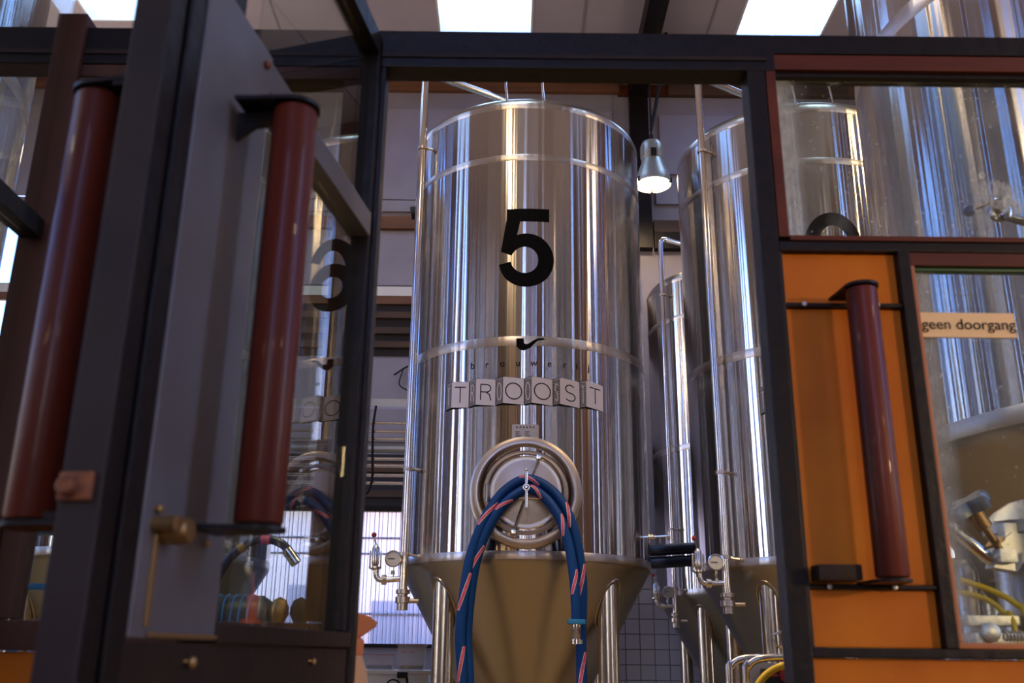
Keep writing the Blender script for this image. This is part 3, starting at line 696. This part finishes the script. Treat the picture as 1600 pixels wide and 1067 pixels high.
for i, (dz, l) in enumerate(((.06, 'upper'), (-.06, 'lower'))):
    hose('brewing_hose', [(1.25, 9.25, 2.50 + dz), (1.5, 9.42, 2.53 + dz), (1.75, 9.46, 2.55 + dz), (2.0, 9.50, 2.56 + dz), (2.3, 9.7, 2.52 + dz)], .055, (0, 0, 0), l + ' dark blue hose slung across behind the relief valve right of tank 5', mat='dark_hose')

# ------------------------------------------------------------------ partition with doors
wm = empty('wall_middle', (0, 2.0, 0), label='black steel and glass partition framing the doorway', cat='partition', kind='structure')
def mpart(name, x0, x1, z0, z1, mat, d=.03, dy=0., bev=.003, parent=wm):
    return new(name, lambda bm: box(bm, x0, -d + dy, z0, x1, d + dy, z1, bev), mat, parent, smooth=0)
mpart('head_beam', -3.2, .62, 2.93, 3.03, 'black_steel', .032)
mpart('beam_lip', -3.2, .60, 2.955, 2.965, 'dark_brown_steel', .036, bev=0)
mpart('head_beam', .62, 3.4, 2.978, 3.03, 'black_steel', .032)
mpart('door_post', .552, .594, 0, 2.93, 'black_steel', .032)
mpart('door_post', -.348, -.306, 0, 2.93, 'black_steel', .030)
mpart('corner_post', -1.10, -1.03, 0, 3.06, 'brown_wood', .045)
mpart('window_rail', -1.03, -.352, 2.895, 2.928, 'brown_wood', .03)
mpart('window_stile', -.405, -.352, 1.66, 2.893, 'brown_wood', .03)
mpart('window_stile', -1.028, -.985, 1.66, 2.893, 'brown_wood', .03)
mpart('window_rail', -1.03, -.352, 1.60, 1.658, 'brown_wood', .03)
mpart('pane', -.983, -.407, 1.66, 2.893, 'glass', .003, bev=0)
mpart('lower_panel', -1.03, -.352, .05, 1.598, 'orange', .012)
mpart('end_post', 1.66, 1.71, 0, 2.976, 'black_steel', .032)
mpart('side_panel', 1.71, 3.3, .05, 1.6, 'orange', .012); mpart('pane', 1.71, 3.3, 1.62, 2.95, 'glass', .003, bev=0)
# side screen of the lobby (runs towards the viewer on the left)
ws = empty('wall_lobby', (-1.065, 1.95, 0), label='side glass screen at the far left with black rail', cat='partition', kind='structure')
def spart(name, y0, y1, z0, z1, mat, d=.02, bev=.003):
    return new(name, lambda bm: box(bm, -d, y0, z0, d, y1, z1, bev), mat, ws, smooth=0)
spart('middle_rail', -2.3, -.002, 2.465, 2.51, 'black_steel', .024); spart('top_rail', -2.3, -.002, 3.1, 3.15, 'black_steel', .024)
spart('bottom_rail', -2.3, -.002, 1.635, 1.685, 'orange_wood', .02); spart('black_rail', -2.3, -.002, 1.60, 1.633, 'black_steel', .024)
spart('upper_pane', -2.3, -.002, 2.512, 3.098, 'glass', .003, 0); spart('lower_pane', -2.3, -.002, 1.687, 2.463, 'glass', .003, 0)
spart('lower_panel', -2.3, -.002, .05, 1.598, 'orange_wood', .012); spart('end_post', -2.35, -2.302, 0, 3.15, 'black_steel', .024)

def handle(parent, u, t, z0, z1, side, mat='mahogany'):
    """round timber grip between two steel plates standing off the leaf; side = +1/-1"""
    h = new('handle', lambda bm: lathe(bm, [(0, z0 + .004), (.031, z0 + .004), (.0325, z0 + .008), (.0325, z1 - .008), (.031, z1 - .004), (0, z1 - .004)], 40, (u, t, 0)), mat, parent)
    for z, th2 in ((z1, .006), (z0, -.006)):
        def pl(bm, z=z, th2=th2):
            n = 14; out = []
            for k in range(n + 1):
                a = -PI / 2 + PI * k / n; out.append((u + .036 * math.sin(a), t + side * .036 * math.cos(a), z))
            base = side * .016
            pts = out + [(u + .040, base + side * .03, z), (u + .044, base, z), (u - .044, base, z), (u - .040, base + side * .03, z)]
            prism(bm, pts, (0, 0, th2))
        new('bracket_plate', pl, 'black_steel', h, smooth=0)
    return h
# closed leaf on the right
d2 = empty('door_2', (.6, 2.0, 0), label='closed door with orange panels, timber handle and sign on the right', cat='door', kind='structure')
def dp(name, x0, x1, z0, z1, mat, d=.02, dy=0., bev=.003, y0=None, y1=None):
    a, b = (-d + dy, d + dy) if y0 is None else (y0, y1)
    return new(name, lambda bm: box(bm, x0 - .6, a, z0, x1 - .6, b, z1, bev), mat, d2, smooth=0)
dp('frame_head', .598, 1.655, 2.935, 2.976, 'red_wood', .03); dp('glazing_bead', .615, 1.655, 2.922, 2.934, 'black_steel', .02)
dp('frame_stile', .5965, .620, 2.500, 2.934, 'red_wood', .03); dp('frame_sill', .621, 1.655, 2.492, 2.504, 'red_wood', .03)
dp('middle_rail', .5965, 1.655, 2.468, 2.491, 'black_steel', .026)
dp('upper_pane', .621, 1.655, 2.505, 2.921, 'dirty_glass', .003, bev=0)
dp('hinge_stile', .858, .884, 1.622, 2.467, 'black_steel', .030); dp('edge_strip', .5955, .6015, 1.622, 2.467, 'black_steel', .024)
dp('cross_bar', .602, .857, 2.336, 2.345, 'black_steel', .024); dp('cross_bar', .602, .857, 1.734, 1.743, 'black_steel', .024)
dp('orange_panel', .602, .857, 2.346, 2.467, 'orange', .008); dp('orange_panel', .602, .857, 1.744, 2.335, 'orange', .008); dp('orange_panel', .602, .857, 1.6225, 1.733, 'orange', .008)
dp('bottom_rail', .5955, 1.655, 1.603, 1.6215, 'black_steel', .026); dp('orange_panel', .600, 1.655, .05, 1.602, 'orange', .008)
dp('frame_head', .8845, 1.655, 2.436, 2.467, 'red_wood', .024); dp('gasket', .8945, 1.655, 2.4285, 2.4355, 'green_edge', .012)
dp('frame_stile', .8845, .894, 1.634, 2.4355, 'orange_wood', .024); dp('frame_sill', .8845, 1.655, 1.622, 1.6335, 'orange_wood', .026)
dp('lower_pane', .8945, 1.655, 1.634, 2.428, 'dirty_glass_low', .003, bev=0)
handle(d2, .742 - .6, -.094, 1.748, 2.352, -1)
def latch(bm): box(bm, .006, -.075, 1.747, .092, -.020, 1.778, .004)
new('latch_block', latch, 'dark_brown_steel', d2)
new('screw', lambda bm: [lathe(bm, [(.006, 0), (.005, .004), (0, .005)], 12, (x, -.026, z), 'Y') for x, z in ((.04, 1.738), (.17, 1.738), (.04, 2.340), (.20, 2.340))], 'galv', d2)
# sign on the lower pane
sg = empty('door_sign', (.996, 1.985, 2.298), label='cream sign reading geen doorgang on the lower pane of the closed door', cat='sign')
new('sign_plate', lambda bm: box(bm, -.103, -.002, -.028, .106, .004, .029, .0008), 'sign', sg, smooth=0)
new('lettering', lambda bm: sign_word(bm, 'geen doorgang', .002, -.010, -.0045, .0345), 'black_print', sg, smooth=0)

# open leaf on the left (hinged on the doorway post, swung towards the viewer)
d1 = empty('door_1', (-.31, 2.0, 0), -R_(98.6), label='open door leaf on the left with glass, grey plate and timber handles', cat='door', kind='structure')
def lp(name, u0, u1, z0, z1, mat, t0=-.046, t1=0., bev=.003):
    return new(name, lambda bm: box(bm, u0, t0, z0, u1, t1, z1, bev), mat, d1, smooth=0)
lp('hinge_stile', .040, .062, 1.642, 2.99, 'black_steel'); lp('top_rail', .040, .865, 2.945, 3.0, 'black_steel')
lp('middle_rail', .062, .64, 2.475, 2.53, 'grey_panel', -.046, .004)
lp('ledge_rail', .040, .64, 1.612, 1.640, 'dark_brown_steel', -.05, .010)
lp('upper_pane', .063, .64, 2.531, 2.944, 'glass', -.026, -.020, 0); lp('lower_pane', .063, .639, 1.641, 2.474, 'glass', -.026, -.020, 0)
lp('grey_plate', .640, .864, 1.615, 2.535, 'grey_panel', -.044, .006); lp('upper_plate', .74, .864, 2.536, 2.944, 'black_steel')
lp('lower_panel', .040, .864, .05, 1.610, 'dark_brown_steel', -.040, .002)
lp('lock_stile', .866, .904, .02, 3.0, 'black_steel', -.046, .004); lp('lock_stile', .910, .948, .02, 3.0, 'black_steel', -.040, .0)
lp('rubber_seal', .904, .910, .02, 3.0, 'black_rubber', -.035, -.004, 0)
lp('end_plate', .949, .954, .02, 3.0, 'end_brown', -.048, .003)
handle(d1, .735, .094, 1.755, 2.372, 1); handle(d1, .862, -.140, 1.745, 2.335, -1)
new('bracket_arm', lambda bm: [box(bm, .83, -.10, 2.326, .90, -.046, 2.334), box(bm, .83, -.10, 1.746, .90, -.046, 1.754)], 'black_steel', d1, smooth=0)
new('gusset', lambda bm: prism(bm, [(.735, .006, 2.372), (.735, .075, 2.372), (.735, .006, 2.325)], (.006, 0, 0)), 'black_steel', d1, smooth=0)
for (u, z, k) in ((.667, 2.505, .007), (.706, 1.588, .008), (.247, 1.587, .006), (.70, 1.738, .005), (.836, 1.765, .006)):
    new('bolt', lambda bm: (sphere(bm, (u, .010, z), k, (1, .7, 1)), lathe(bm, [(k * 1.2, 0), (k * 1.2, .003), (0, .003)], 12, (u, .002, z))), 'rust' if z > 2 else 'brass', d1)
def edge_latch(bm):
    box(bm, .954, -.046, 1.757, .962, -.006, 1.789, .003); lathe(bm, [(.011, .962), (.011, .970), (.008, .973), (0, .973)], 20, (0, -.032, 1.772), 'X')
new('edge_latch', edge_latch, 'rust', d1)
def thumb(bm):
    lathe(bm, [(.016, 0), (.018, -.02), (.014, -.035), (0, -.036)], 18, (.812, .006, 1.742), 'Y'); lathe(bm, [(.009, 0), (.010, -.03), (0, -.032)], 14, (.838, .006, 1.747), 'Y')
new('bolt_latch', thumb, 'brass', d1)
new('glint_strip', lambda bm: box(bm, .828, .006, 1.628, .836, .010, 1.735, .001), 'brass', d1, smooth=0)  # gold strip stands in for light caught along the plate
new('glint_strip', lambda bm: box(bm, .645, .006, 1.617, .826, .012, 1.622, .001), 'brass', d1, smooth=0)  # level gold line, also a painted glint

# ------------------------------------------------------------------ pendant lamp
pl_ = empty('pendant_lamp', (2.02, 12.5, 8.1), label='grey industrial pendant lamp glowing warm between tank 5 and the tank to its right', cat='lamp')
new('shade', lambda bm: lathe(bm, [(.265, .0), (.268, .02), (.24, .14), (.17, .32), (.15, .40), (.145, .39), (.16, .31), (.23, .13), (.255, .02), (.255, 0)], 48), 'lamp_metal', pl_)
def housing(bm):
    lathe(bm, [(.155, .40), (.165, .42), (.165, .62), (.14, .68), (.05, .70), (0, .70)], 32)
    for k in range(10):
        a = 2 * PI * k / 10; box(bm, .163 * math.cos(a) - .010, .163 * math.sin(a) - .010, .42, .163 * math.cos(a) + .010, .163 * math.sin(a) + .010, .60)
new('housing', housing, 'lamp_metal', pl_)
new('lamp_clip', lambda bm: [box(bm, .255 * math.cos(a) - .02, .255 * math.sin(a) - .02, .0, .255 * math.cos(a) + .02, .255 * math.sin(a) + .02, .06) for a in (-2.6, -.4, 1.5)] + [box(bm, -.04, -.17, .40, .04, -.12, .52)], 'black_rubber', pl_)
new('inner_glow', lambda bm: lathe(bm, [(.235, .05), (.22, .13), (.15, .31), (0, .36)], 40), 'glow', pl_)
new('cable', lambda bm: (tube(bm, [(0, 0, .70), (0, 0, .82)], .03, 10), tube(bm, [(0, 0, .8), (.0, 0, 1.6), (.05, 0, ZC - 8.1 - .3)], .016, 8), tube(bm, [(0, 0, .9), (.14, 0, 1.6), (.27, -.1, ZC - 8.1)], .026, 8)), 'black_rubber', pl_)

# ------------------------------------------------------------------ things behind the doorway, left
pr = empty('pipe_rack', (-2.2, 11.0, 0), label='wall rack of bright steel pipes behind the gap left of tank 5', cat='rack')
new('top_rail', lambda bm: box(bm, -1.1, -.05, 4.36, 1.08, .05, 4.46, .005), 'galv', pr, smooth=0)
new('upright', lambda bm: box(bm, -1.09, -.05, 0, -1.03, .05, 4.36, .004), 'black_steel', pr, smooth=0)
new('upright', lambda bm: box(bm, 1.0, -.05, 3.30, 1.05, .05, 4.36, .004), 'galv', pr, smooth=0)
for z in (3.34, 4.30): new('wall_arm', lambda bm: box(bm, 1.0, .05, z, 1.05, 2.79, z + .05, .004), 'black_steel', pr, smooth=0)
for z in (4.16, 4.06, 3.97, 3.74, 3.66, 3.55, 3.46):
    new('pipe', lambda bm: tube(bm, [(-1.2, -.07, z), (1.03, -.07, z)], .019, 12), 'steel', pr)
new('wide_pipe', lambda bm: tube(bm, [(-1.2, -.03, 3.86), (1.0, -.03, 3.86)], .055, 14), 'galv', pr)
new('hanging_cable', lambda bm: tube(bm, smooth_path([(.62, -.10, 4.36), (.60, -.11, 4.1), (.61, -.11, 3.8), (.62, -.11, 3.5), (.58, -.10, 3.35), (.52, -.1, 3.32)]), .014, 8), 'black_rubber', pr)
wc = tag(new('wall_cable', lambda bm: [tube(bm, smooth_path([(-1.75, 13.72, 5.55), (-1.5, 13.7, 5.70), (-1.2, 13.7, 5.72), (-.9, 13.7, 5.85)]), .012, 6), tube(bm, smooth_path([(-1.62, 13.7, 5.62), (-1.66, 13.7, 5.4), (-1.5, 13.7, 5.3), (-1.35, 13.7, 5.28), (-1.25, 13.7, 5.4), (-1.4, 13.7, 5.5), (-1.5, 13.7, 5.42)]), .009, 6), box(bm, -1.5, 13.68, 5.28, -1.3, 13.74, 5.33), box(bm, -1.42, 13.68, 5.58, -1.37, 13.74, 5.72)], 'black_rubber'), 'loose black cable tangled on the far wall above the pipe rack', 'cable')
tag(new('insulated_pipe', lambda bm: tube(bm, [(.13, 9.72, .05), (.13, 9.72, 2.5), (.10, 9.72, 2.60), (0, 9.72, 2.64), (-.85, 9.72, 2.64), (-.93, 9.72, 2.68), (-.96, 9.72, 2.77), (-.96, 9.72, 4), (-.96, 9.72, 6.15), (-.985, 9.72, 6.25), (-1.04, 9.72, 6.29), (-1.14, 9.72, 6.27)], .075, 16), 'insul'), 'tall black insulated pipe rising behind the left side of tank 5', 'pipe')
cb = empty('control_cabinet', (-1.1, 10.15, 0), label='white cabinet with dial behind the spray bottle', cat='cabinet')
new('body', lambda bm: box(bm, -.45, -.22, .03, .32, .22, 1.42, .01), 'white', cb); new('top_board', lambda bm: box(bm, -.48, -.25, 1.42, .35, .25, 1.455, .006), 'white', cb)
gd = new('dial_gauge', lambda bm: lathe(bm, [(.075, 0), (.075, .03), (.062, .034), (.06, .02), (0, .02)], 32, (-.02, -.22, 1.30), 'Y'), 'black_rubber', cb)
new('dial_face', lambda bm: lathe(bm, [(.06, .0215), (0, .022)], 32, (-.02, -.22, 1.30), 'Y'), 'gauge_face', gd)
new('lever', lambda bm: (box(bm, .02, -.30, 1.385, .12, -.25, 1.44, .008), tube(bm, [(.11, -.27, 1.40), (.13, -.27, 1.28)], .012, 8)), 'black_rubber', cb)
def tub(loc, w, h, d, label, fill):
    T = empty('storage_tub', loc, label=label, cat='tub')
    def wall(bm):
        a, b = w / 2 * .9, w / 2; c, e2 = d / 2 * .9, d / 2
        lo = [(-a, -c, 0), (a, -c, 0), (a, c, 0), (-a, c, 0)]; hi = [(-b, -e2, h), (b, -e2, h), (b, e2, h), (-b, e2, h)]
        L = [bm.verts.new(p) for p in lo]; H = [bm.verts.new(p) for p in hi]; bm.faces.new(L)
        for i in range(4): bm.faces.new((L[i], L[(i + 1) % 4], H[(i + 1) % 4], H[i]))
    new('wall', wall, 'tub_clear', T, smooth=0); new('lid', lambda bm: box(bm, -w / 2 - .01, -d / 2 - .01, h, w / 2 + .01, d / 2 + .01, h + .018, .004), 'tub_lid', T)
    return T
m, t, p = nodes('clear_tub_plastic'); p.inputs['Base Color'].default_value = (.8, .78, .78, 1); p.inputs['Roughness'].default_value = .25; p.inputs['Alpha'].default_value = .38; M['tub_clear'] = m
tb1 = tub((-.96, 10.05, 1.456), .27, .23, .22, 'taller lidded clear tub with red marks on the white cabinet', None)
new('level_mark', lambda bm: [box(bm, -.09, -.112, .165, -.045, -.1105, .173), box(bm, -.02, -.112, .165, .025, -.1105, .173)], 'red_print', tb1, smooth=0)
tb2 = tub((-1.28, 10.05, 1.456), .30, .14, .22, 'low clear tub of dark fittings, left of the taller tub', None)
def puck(r): return lambda bm: lathe(bm, [(0, -.02), (r, -.02), (r * 1.25, 0), (r, .02), (0, .02)], 16, (0, 0, 0), 'Y')
for i, w in enumerate(('leftmost black', 'second, yellow', 'middle black', 'fourth, yellow', 'rightmost black')):
    tag(new('hose_fitting', puck(.02), 'yellow' if i % 2 else 'black_rubber', loc=(-1.05 + .045 * i, 10.03, 1.4825)), w + ' fitting inside the taller clear tub', 'fitting', 'fittings in the taller tub')
for i, w in enumerate(('leftmost black', 'second, dark blue', 'third, black', 'fourth, dark blue', 'fifth, black')):
    tag(new('round_stopper', puck(.02), 'blue_ball' if i % 2 else 'black_rubber', loc=(-1.38 + .05 * i, 10.03, 1.4825)), w + ' stopper inside the low clear tub', 'stopper', 'stoppers in the low tub')

# spray bottle on a cabinet just beyond the doorway post
tag(new('steel_locker', lambda bm: box(bm, -.56, 2.2, 0, -.20, 2.6, 1.42, .01), 'galv'), 'grey steel locker under the spray bottle behind the open door', 'locker')
sb = empty('spray_bottle', (-.375, 2.4, 1.421), label='milky spray bottle with pink orange trigger head behind the open door hinge', cat='spray bottle')
new('body', lambda bm: lathe(bm, [(0, 0), (.042, 0), (.045, .01), (.045, .11), (.040, .14), (.030, .168), (.026, .18)], 32), 'spray_body', sb)
def head(bm):
    lathe(bm, [(.028, .176), (.030, .182), (.030, .208), (.024, .216)], 24)
    prism(bm, [(-.045, -.016, .215), (.012, -.016, .212), (.035, -.016, .228), (.062, -.016, .247), (.050, -.016, .262), (.020, -.016, .272), (-.035, -.016, .268), (-.05, -.016, .25)], (0, .032, 0))
    bmesh.ops.bevel(bm, geom=[e_ for e_ in bm.edges if e_.calc_length() > .028], offset=.005, segments=2, affect='EDGES')
new('spray_head', head, 'spray_head', sb)

# pump with dark hose and brass valves seen low through the open door's glass
pm = empty('transfer_pump', (-1.62, 6.0, 0), label='dark wheeled pump seen low through the open door glass', cat='pump')
new('motor', lambda bm: lathe(bm, [(0, -.22), (.10, -.22), (.13, -.18), (.13, .16), (.09, .22), (0, .22)], 32, (-.02, 0, 1.80), 'X'), 'insul', pm)
new('fin', lambda bm: [ringtube(bm, (-.02 + x, 0, 1.80), .132, .008, 'X', 28, 6) for x in (-.15, -.10, -.05, 0, .05, .10)], 'blue_paint', pm)
new('stand', lambda bm: [box(bm, -.15, -.1, .12, .15, .1, 1.70, .01)] + [box(bm, -.25, -.16, .06, .18, .16, .12, .01)], 'galv', pm)
new('wheel', lambda bm: [lathe(bm, [(0, -.02), (.06, -.02), (.06, .02), (0, .02)], 20, (x, y, .06), 'Y') for x in (-.2, .12) for y in (-.19, .19)], 'black_rubber', pm)
hz = empty('pump_hose', (-1.62, 6.0, 0), label='dark hose arching from the pump to a steel end', cat='hose')
new('tube', lambda bm: tube(bm, smooth_path([(-.12, -.14, 1.78), (-.13, -.15, 1.95), (-.06, -.15, 2.12), (.05, -.15, 2.22), (.16, -.15, 2.25), (.26, -.15, 2.22), (.31, -.15, 2.16)]), .026, 12), 'dark_hose', hz)
new('steel_end', lambda bm: tube(bm, [(.285, -.15, 2.19), (.35, -.15, 2.11)], .033, 14), 'steel', hz)
new('hose_band', lambda bm: tube(bm, [(.0, -.15, 2.185), (.035, -.15, 2.21)], .029, 12), 'brass', hz)
new('hose_band', lambda bm: tube(bm, [(.13, -.15, 2.247), (.18, -.15, 2.247)], .029, 12), 'red_print', hz)
for i, (x, r, mt, lb) in enumerate(((-1.36, .055, 'brass', 'brass bell shaped valve left of its dark twin, through the open door glass'), (-1.235, .06, 'black_rubber', 'dark round valve cap beside the brass valve, through the open door glass'))):
    o = tag(new('tank_valve', lambda bm: lathe(bm, [(0, 0), (.02, 0), (.02, 1.72), (r * .5, 1.76), (r, 1.82), (r, 1.86), (r * .7, 1.90), (0, 1.92)], 28), mt, loc=(x, 5.9, 0)), lb, 'valve')
# blue ladder and pipework at far left
ld = empty('step_ladder', (-2.86, 6.0, 0), label='blue step ladder low at the far left between glass panes', cat='ladder')
for x in (-.09, .09): new('rail', lambda bm: box(bm, x - .03, -.02, 0, x + .03, .02, 2.45, .006), 'blue_paint', ld)
for z in (.5, .85, 1.2, 1.55, 1.95): new('step', lambda bm: box(bm, -.06, -.06, z, .06, .06, z + .035, .004), 'blue_paint', ld)
new('top_cap', lambda bm: box(bm, -.12, -.06, 2.28, .12, .06, 2.46, .01), 'blue_paint', ld)
mf = empty('pipe_manifold', (-3.06, 5.6, 0), label='steel pipe manifold with couplings beside the blue ladder', cat='pipework')
for x in (-.12, .06): new('riser', lambda bm: tube(bm, [(x, 0, 0), (x, 0, 2.5)], .02, 12), 'steel', mf)
new('cross_pipe', lambda bm: (tube(bm, [(-.3, -.03, 2.02), (.2, -.03, 2.02)], .034, 14), tube(bm, [(-.3, -.03, 2.15), (.12, -.03, 2.15)], .022, 12)), 'brushed', mf)
new('coupling', lambda bm: [lathe(bm, [(.036, 0), (.05, .005), (.05, .035), (.036, .04)], 20, (x, -.03, 2.02), 'X') for x in (-.1, .16)], 'brushed', mf)
new('orange_band', lambda bm: [lathe(bm, [(.022, 0), (.025, .0), (.025, .12), (.022, .12)], 16, (-.12, 0, z)) for z in (2.06, 1.86)], 'orange_cuff', mf)

# ------------------------------------------------------------------ lower right of the doorway
ct = empty('hose_cart', (1.33, 5.0, 0), label='steel tube framed cart with control box low beside the dark door post', cat='cart')
def frame(bm):
    for y in (-.12, .25):
        tube(bm, smooth_path([(-.19, y, .08), (-.19, y, 1.45), (-.175, y, 1.56), (-.11, y, 1.60), (.05, y, 1.605), (.25, y, 1.605), (.32, y, 1.58), (.34, y, 1.5), (.34, y, .08)], 4), .018, 12)
    for z in (.35, 1.1): tube(bm, [(-.19, -.12, z), (.34, -.12, z)], .014, 8); tube(bm, [(-.19, .25, z), (.34, .25, z)], .014, 8); tube(bm, [(-.19, -.12, z), (-.19, .25, z)], .014, 8); tube(bm, [(.34, -.12, z), (.34, .25, z)], .014, 8)
new('tube_frame', frame, 'steel', ct)
new('back_plate', lambda bm: box(bm, -.14, .0, 1.12, .31, .02, 1.58, .004), 'galv', ct)
bx = new('control_box', lambda bm: box(bm, -.09, -.10, 1.20, .26, -.0, 1.555, .012), 'insul', ct)
new('stop_button', lambda bm: lathe(bm, [(.02, 0), (.02, .02), (.03, .022), (.03, .04), (.022, .046), (0, .047)], 24, (.0, -.10, 1.525), 'Y'), 'red_ball', bx)
new('box_label', lambda bm: box(bm, -.08, -.103, 1.518, -.03, -.1, 1.530), 'red_print', bx, smooth=0)
new('wheel', lambda bm: [lathe(bm, [(0, -.02), (.08, -.02), (.08, .02), (0, .02)], 20, (x, y, .08), 'Y') for x in (-.19, .34) for y in (-.16, .29)], 'black_rubber', ct)
tag(new('yellow_hose', lambda bm: tube(bm, smooth_path([(1.12, 4.83, .03), (1.12, 4.82, .5), (1.13, 4.82, 1.3), (1.17, 4.82, 1.46), (1.25, 4.82, 1.545), (1.36, 4.82, 1.575), (1.5, 4.82, 1.55), (1.6, 4.82, 1.4), (1.62, 4.82, .6), (1.62, 4.82, .03)]), .017, 12), 'yellow'), 'yellow hose looped over the steel tube cart', 'hose')
rg = empty('ring_handle', (1.335, 4.98, 1.60), label='steel ring standing up on the cart frame beside the door post', cat='ring')
new('ring', lambda bm: ringtube(bm, (-.01, -.10, .088), .036, .0065, 'Y', 28, 8), 'steel', rg); new('stem', lambda bm: (tube(bm, [(.03, -.10, .10), (.11, -.10, .12)], .014, 10), tube(bm, [(.10, -.10, .13), (.10, -.10, .018)], .012, 8)), 'steel', rg)

# filter housing behind the lower pane
fh = empty('filter_housing', (1.40, 2.62, 0), label='cast metal filter housing with clamps behind the lower door pane', cat='filter')
new('vessel', lambda bm: lathe(bm, [(0, .9), (.09, .9), (.098, .93), (.098, 1.86), (.094, 1.87)], 40), 'brushed', fh)
new('head_ring', lambda bm: (lathe(bm, [(.098, 1.86), (.108, 1.862), (.108, 1.89), (.101, 1.895), (.101, 1.92), (.112, 1.923), (.112, 1.955), (.10, 1.965), (.08, 1.985), (.04, 2.01), (0, 2.02)], 40),
                             [box(bm, .112 * math.cos(a) - .018, .112 * math.sin(a) - .018, 1.875, .112 * math.cos(a) + .018, .112 * math.sin(a) + .018, 1.945, .004) for a in (-2.5, -1.75, -1.1, -.4, .5, 1.8)]), 'cast', fh)
new('support', lambda bm: [box(bm, -.1, -.1, 0, .1, .1, .9, .01)], 'galv', fh)
ax = Vector((-.050, -.01, .080)).normalized(); b0 = Vector((-.135, -.085, 1.893))
kb = new('clamp_bolt', lambda bm: (tube(bm, [b0 - ax * .02, b0 + ax * .10], .010, 12), tube(bm, [b0 + ax * .045, b0 + ax * .095], .021, 14), tube(bm, [b0 - ax * .002, b0 + ax * .004], .026, 20)), 'brass', fh)
def knob(bm):
    c = b0 + ax * .112; q = ax.to_track_quat('Z', 'Y'); n = 40; top, bot, ti = [], [], []
    for k in range(n):
        a = 2 * PI * k / n; r = .050 + .016 * math.cos(4 * a)
        top.append(bm.verts.new(c + q @ Vector((r * math.cos(a), r * math.sin(a), .008)))); bot.append(bm.verts.new(c + q @ Vector((r * math.cos(a), r * math.sin(a), -.016))))
        ti.append(bm.verts.new(c + q @ Vector((r * .8 * math.cos(a), r * .8 * math.sin(a), .018))))
    bm.faces.new(ti); bm.faces.new(list(reversed(bot)))
    for k in range(n):
        j = (k + 1) % n; bm.faces.new((bot[k], bot[j], top[j], top[k])); bm.faces.new((top[k], top[j], ti[j], ti[k]))
new('star_knob', knob, 'knob', kb)
new('bridge_casting', lambda bm: (prism(bm, [(-.15, -.09, 1.83), (-.09, -.09, 1.82), (-.06, -.09, 1.86), (.02, -.09, 1.87), (.02, -.09, 1.90), (-.09, -.09, 1.92), (-.13, -.09, 1.89)], (0, .05, 0)), box(bm, -.145, -.12, 1.84, -.10, -.08, 1.875, .004)), 'cast', fh)
new('inlet_elbow', lambda bm: (tube(bm, [(-.255, -.06, 1.955), (-.20, -.07, 1.90), (-.16, -.07, 1.86), (-.12, -.06, 1.84)], .017, 14), tube(bm, [(-.235, -.065, 1.938), (-.228, -.066, 1.930)], .023, 14)), 'steel', fh)
new('wing_nut', lambda bm: box(bm, -.262, -.075, 1.945, -.232, -.045, 1.975, .006), 'black_rubber', fh)
new('lower_clamp', lambda bm: (box(bm, -.24, -.10, 1.685, -.09, -.02, 1.71, .005), box(bm, -.23, -.11, 1.64, -.10, -.03, 1.668, .005), lathe(bm, [(.024, 0), (.024, .02), (.012, .026), (0, .026)], 24, (-.195, -.10, 1.668), 'Y'),
                               [ringtube(bm, (-.155 + .009 * k, -.11, 1.66), .010, .003, 'X', 14, 6) for k in range(7)]), 'cast', fh)
v2 = tag(new('steel_canister', lambda bm: lathe(bm, [(0, 0), (.055, 0), (.06, .02), (.06, 1.84), (.045, 1.87), (0, 1.88)], 32, (1.27, 2.80, 0)), 'leg'), 'slim steel canister behind the filter housing at the pane edge', 'canister')
yh = [[(1.17, 2.56, 1.80), (1.24, 2.55, 1.775), (1.29, 2.53, 1.74), (1.305, 2.51, 1.69), (1.31, 2.50, 1.4), (1.31, 2.5, .03)], [(1.16, 2.60, 1.775), (1.23, 2.57, 1.755), (1.265, 2.55, 1.72), (1.275, 2.52, 1.67), (1.275, 2.5, 1.3), (1.275, 2.5, .03)], [(1.335, 2.50, 1.87), (1.335, 2.495, 1.82), (1.338, 2.495, 1.72), (1.345, 2.495, 1.62), (1.35, 2.49, 1.2), (1.35, 2.49, .03)]]
for pts, lb in zip(yh, ('upper yellow tube curving left of the filter housing', 'lower yellow tube curving left of the filter housing', 'yellow tube running straight down the front of the filter housing')):
    tag(new('yellow_tube', lambda bm: tube(bm, smooth_path(pts), .008, 10), 'yellow'), lb, 'tube', 'yellow tubes at the filter housing')
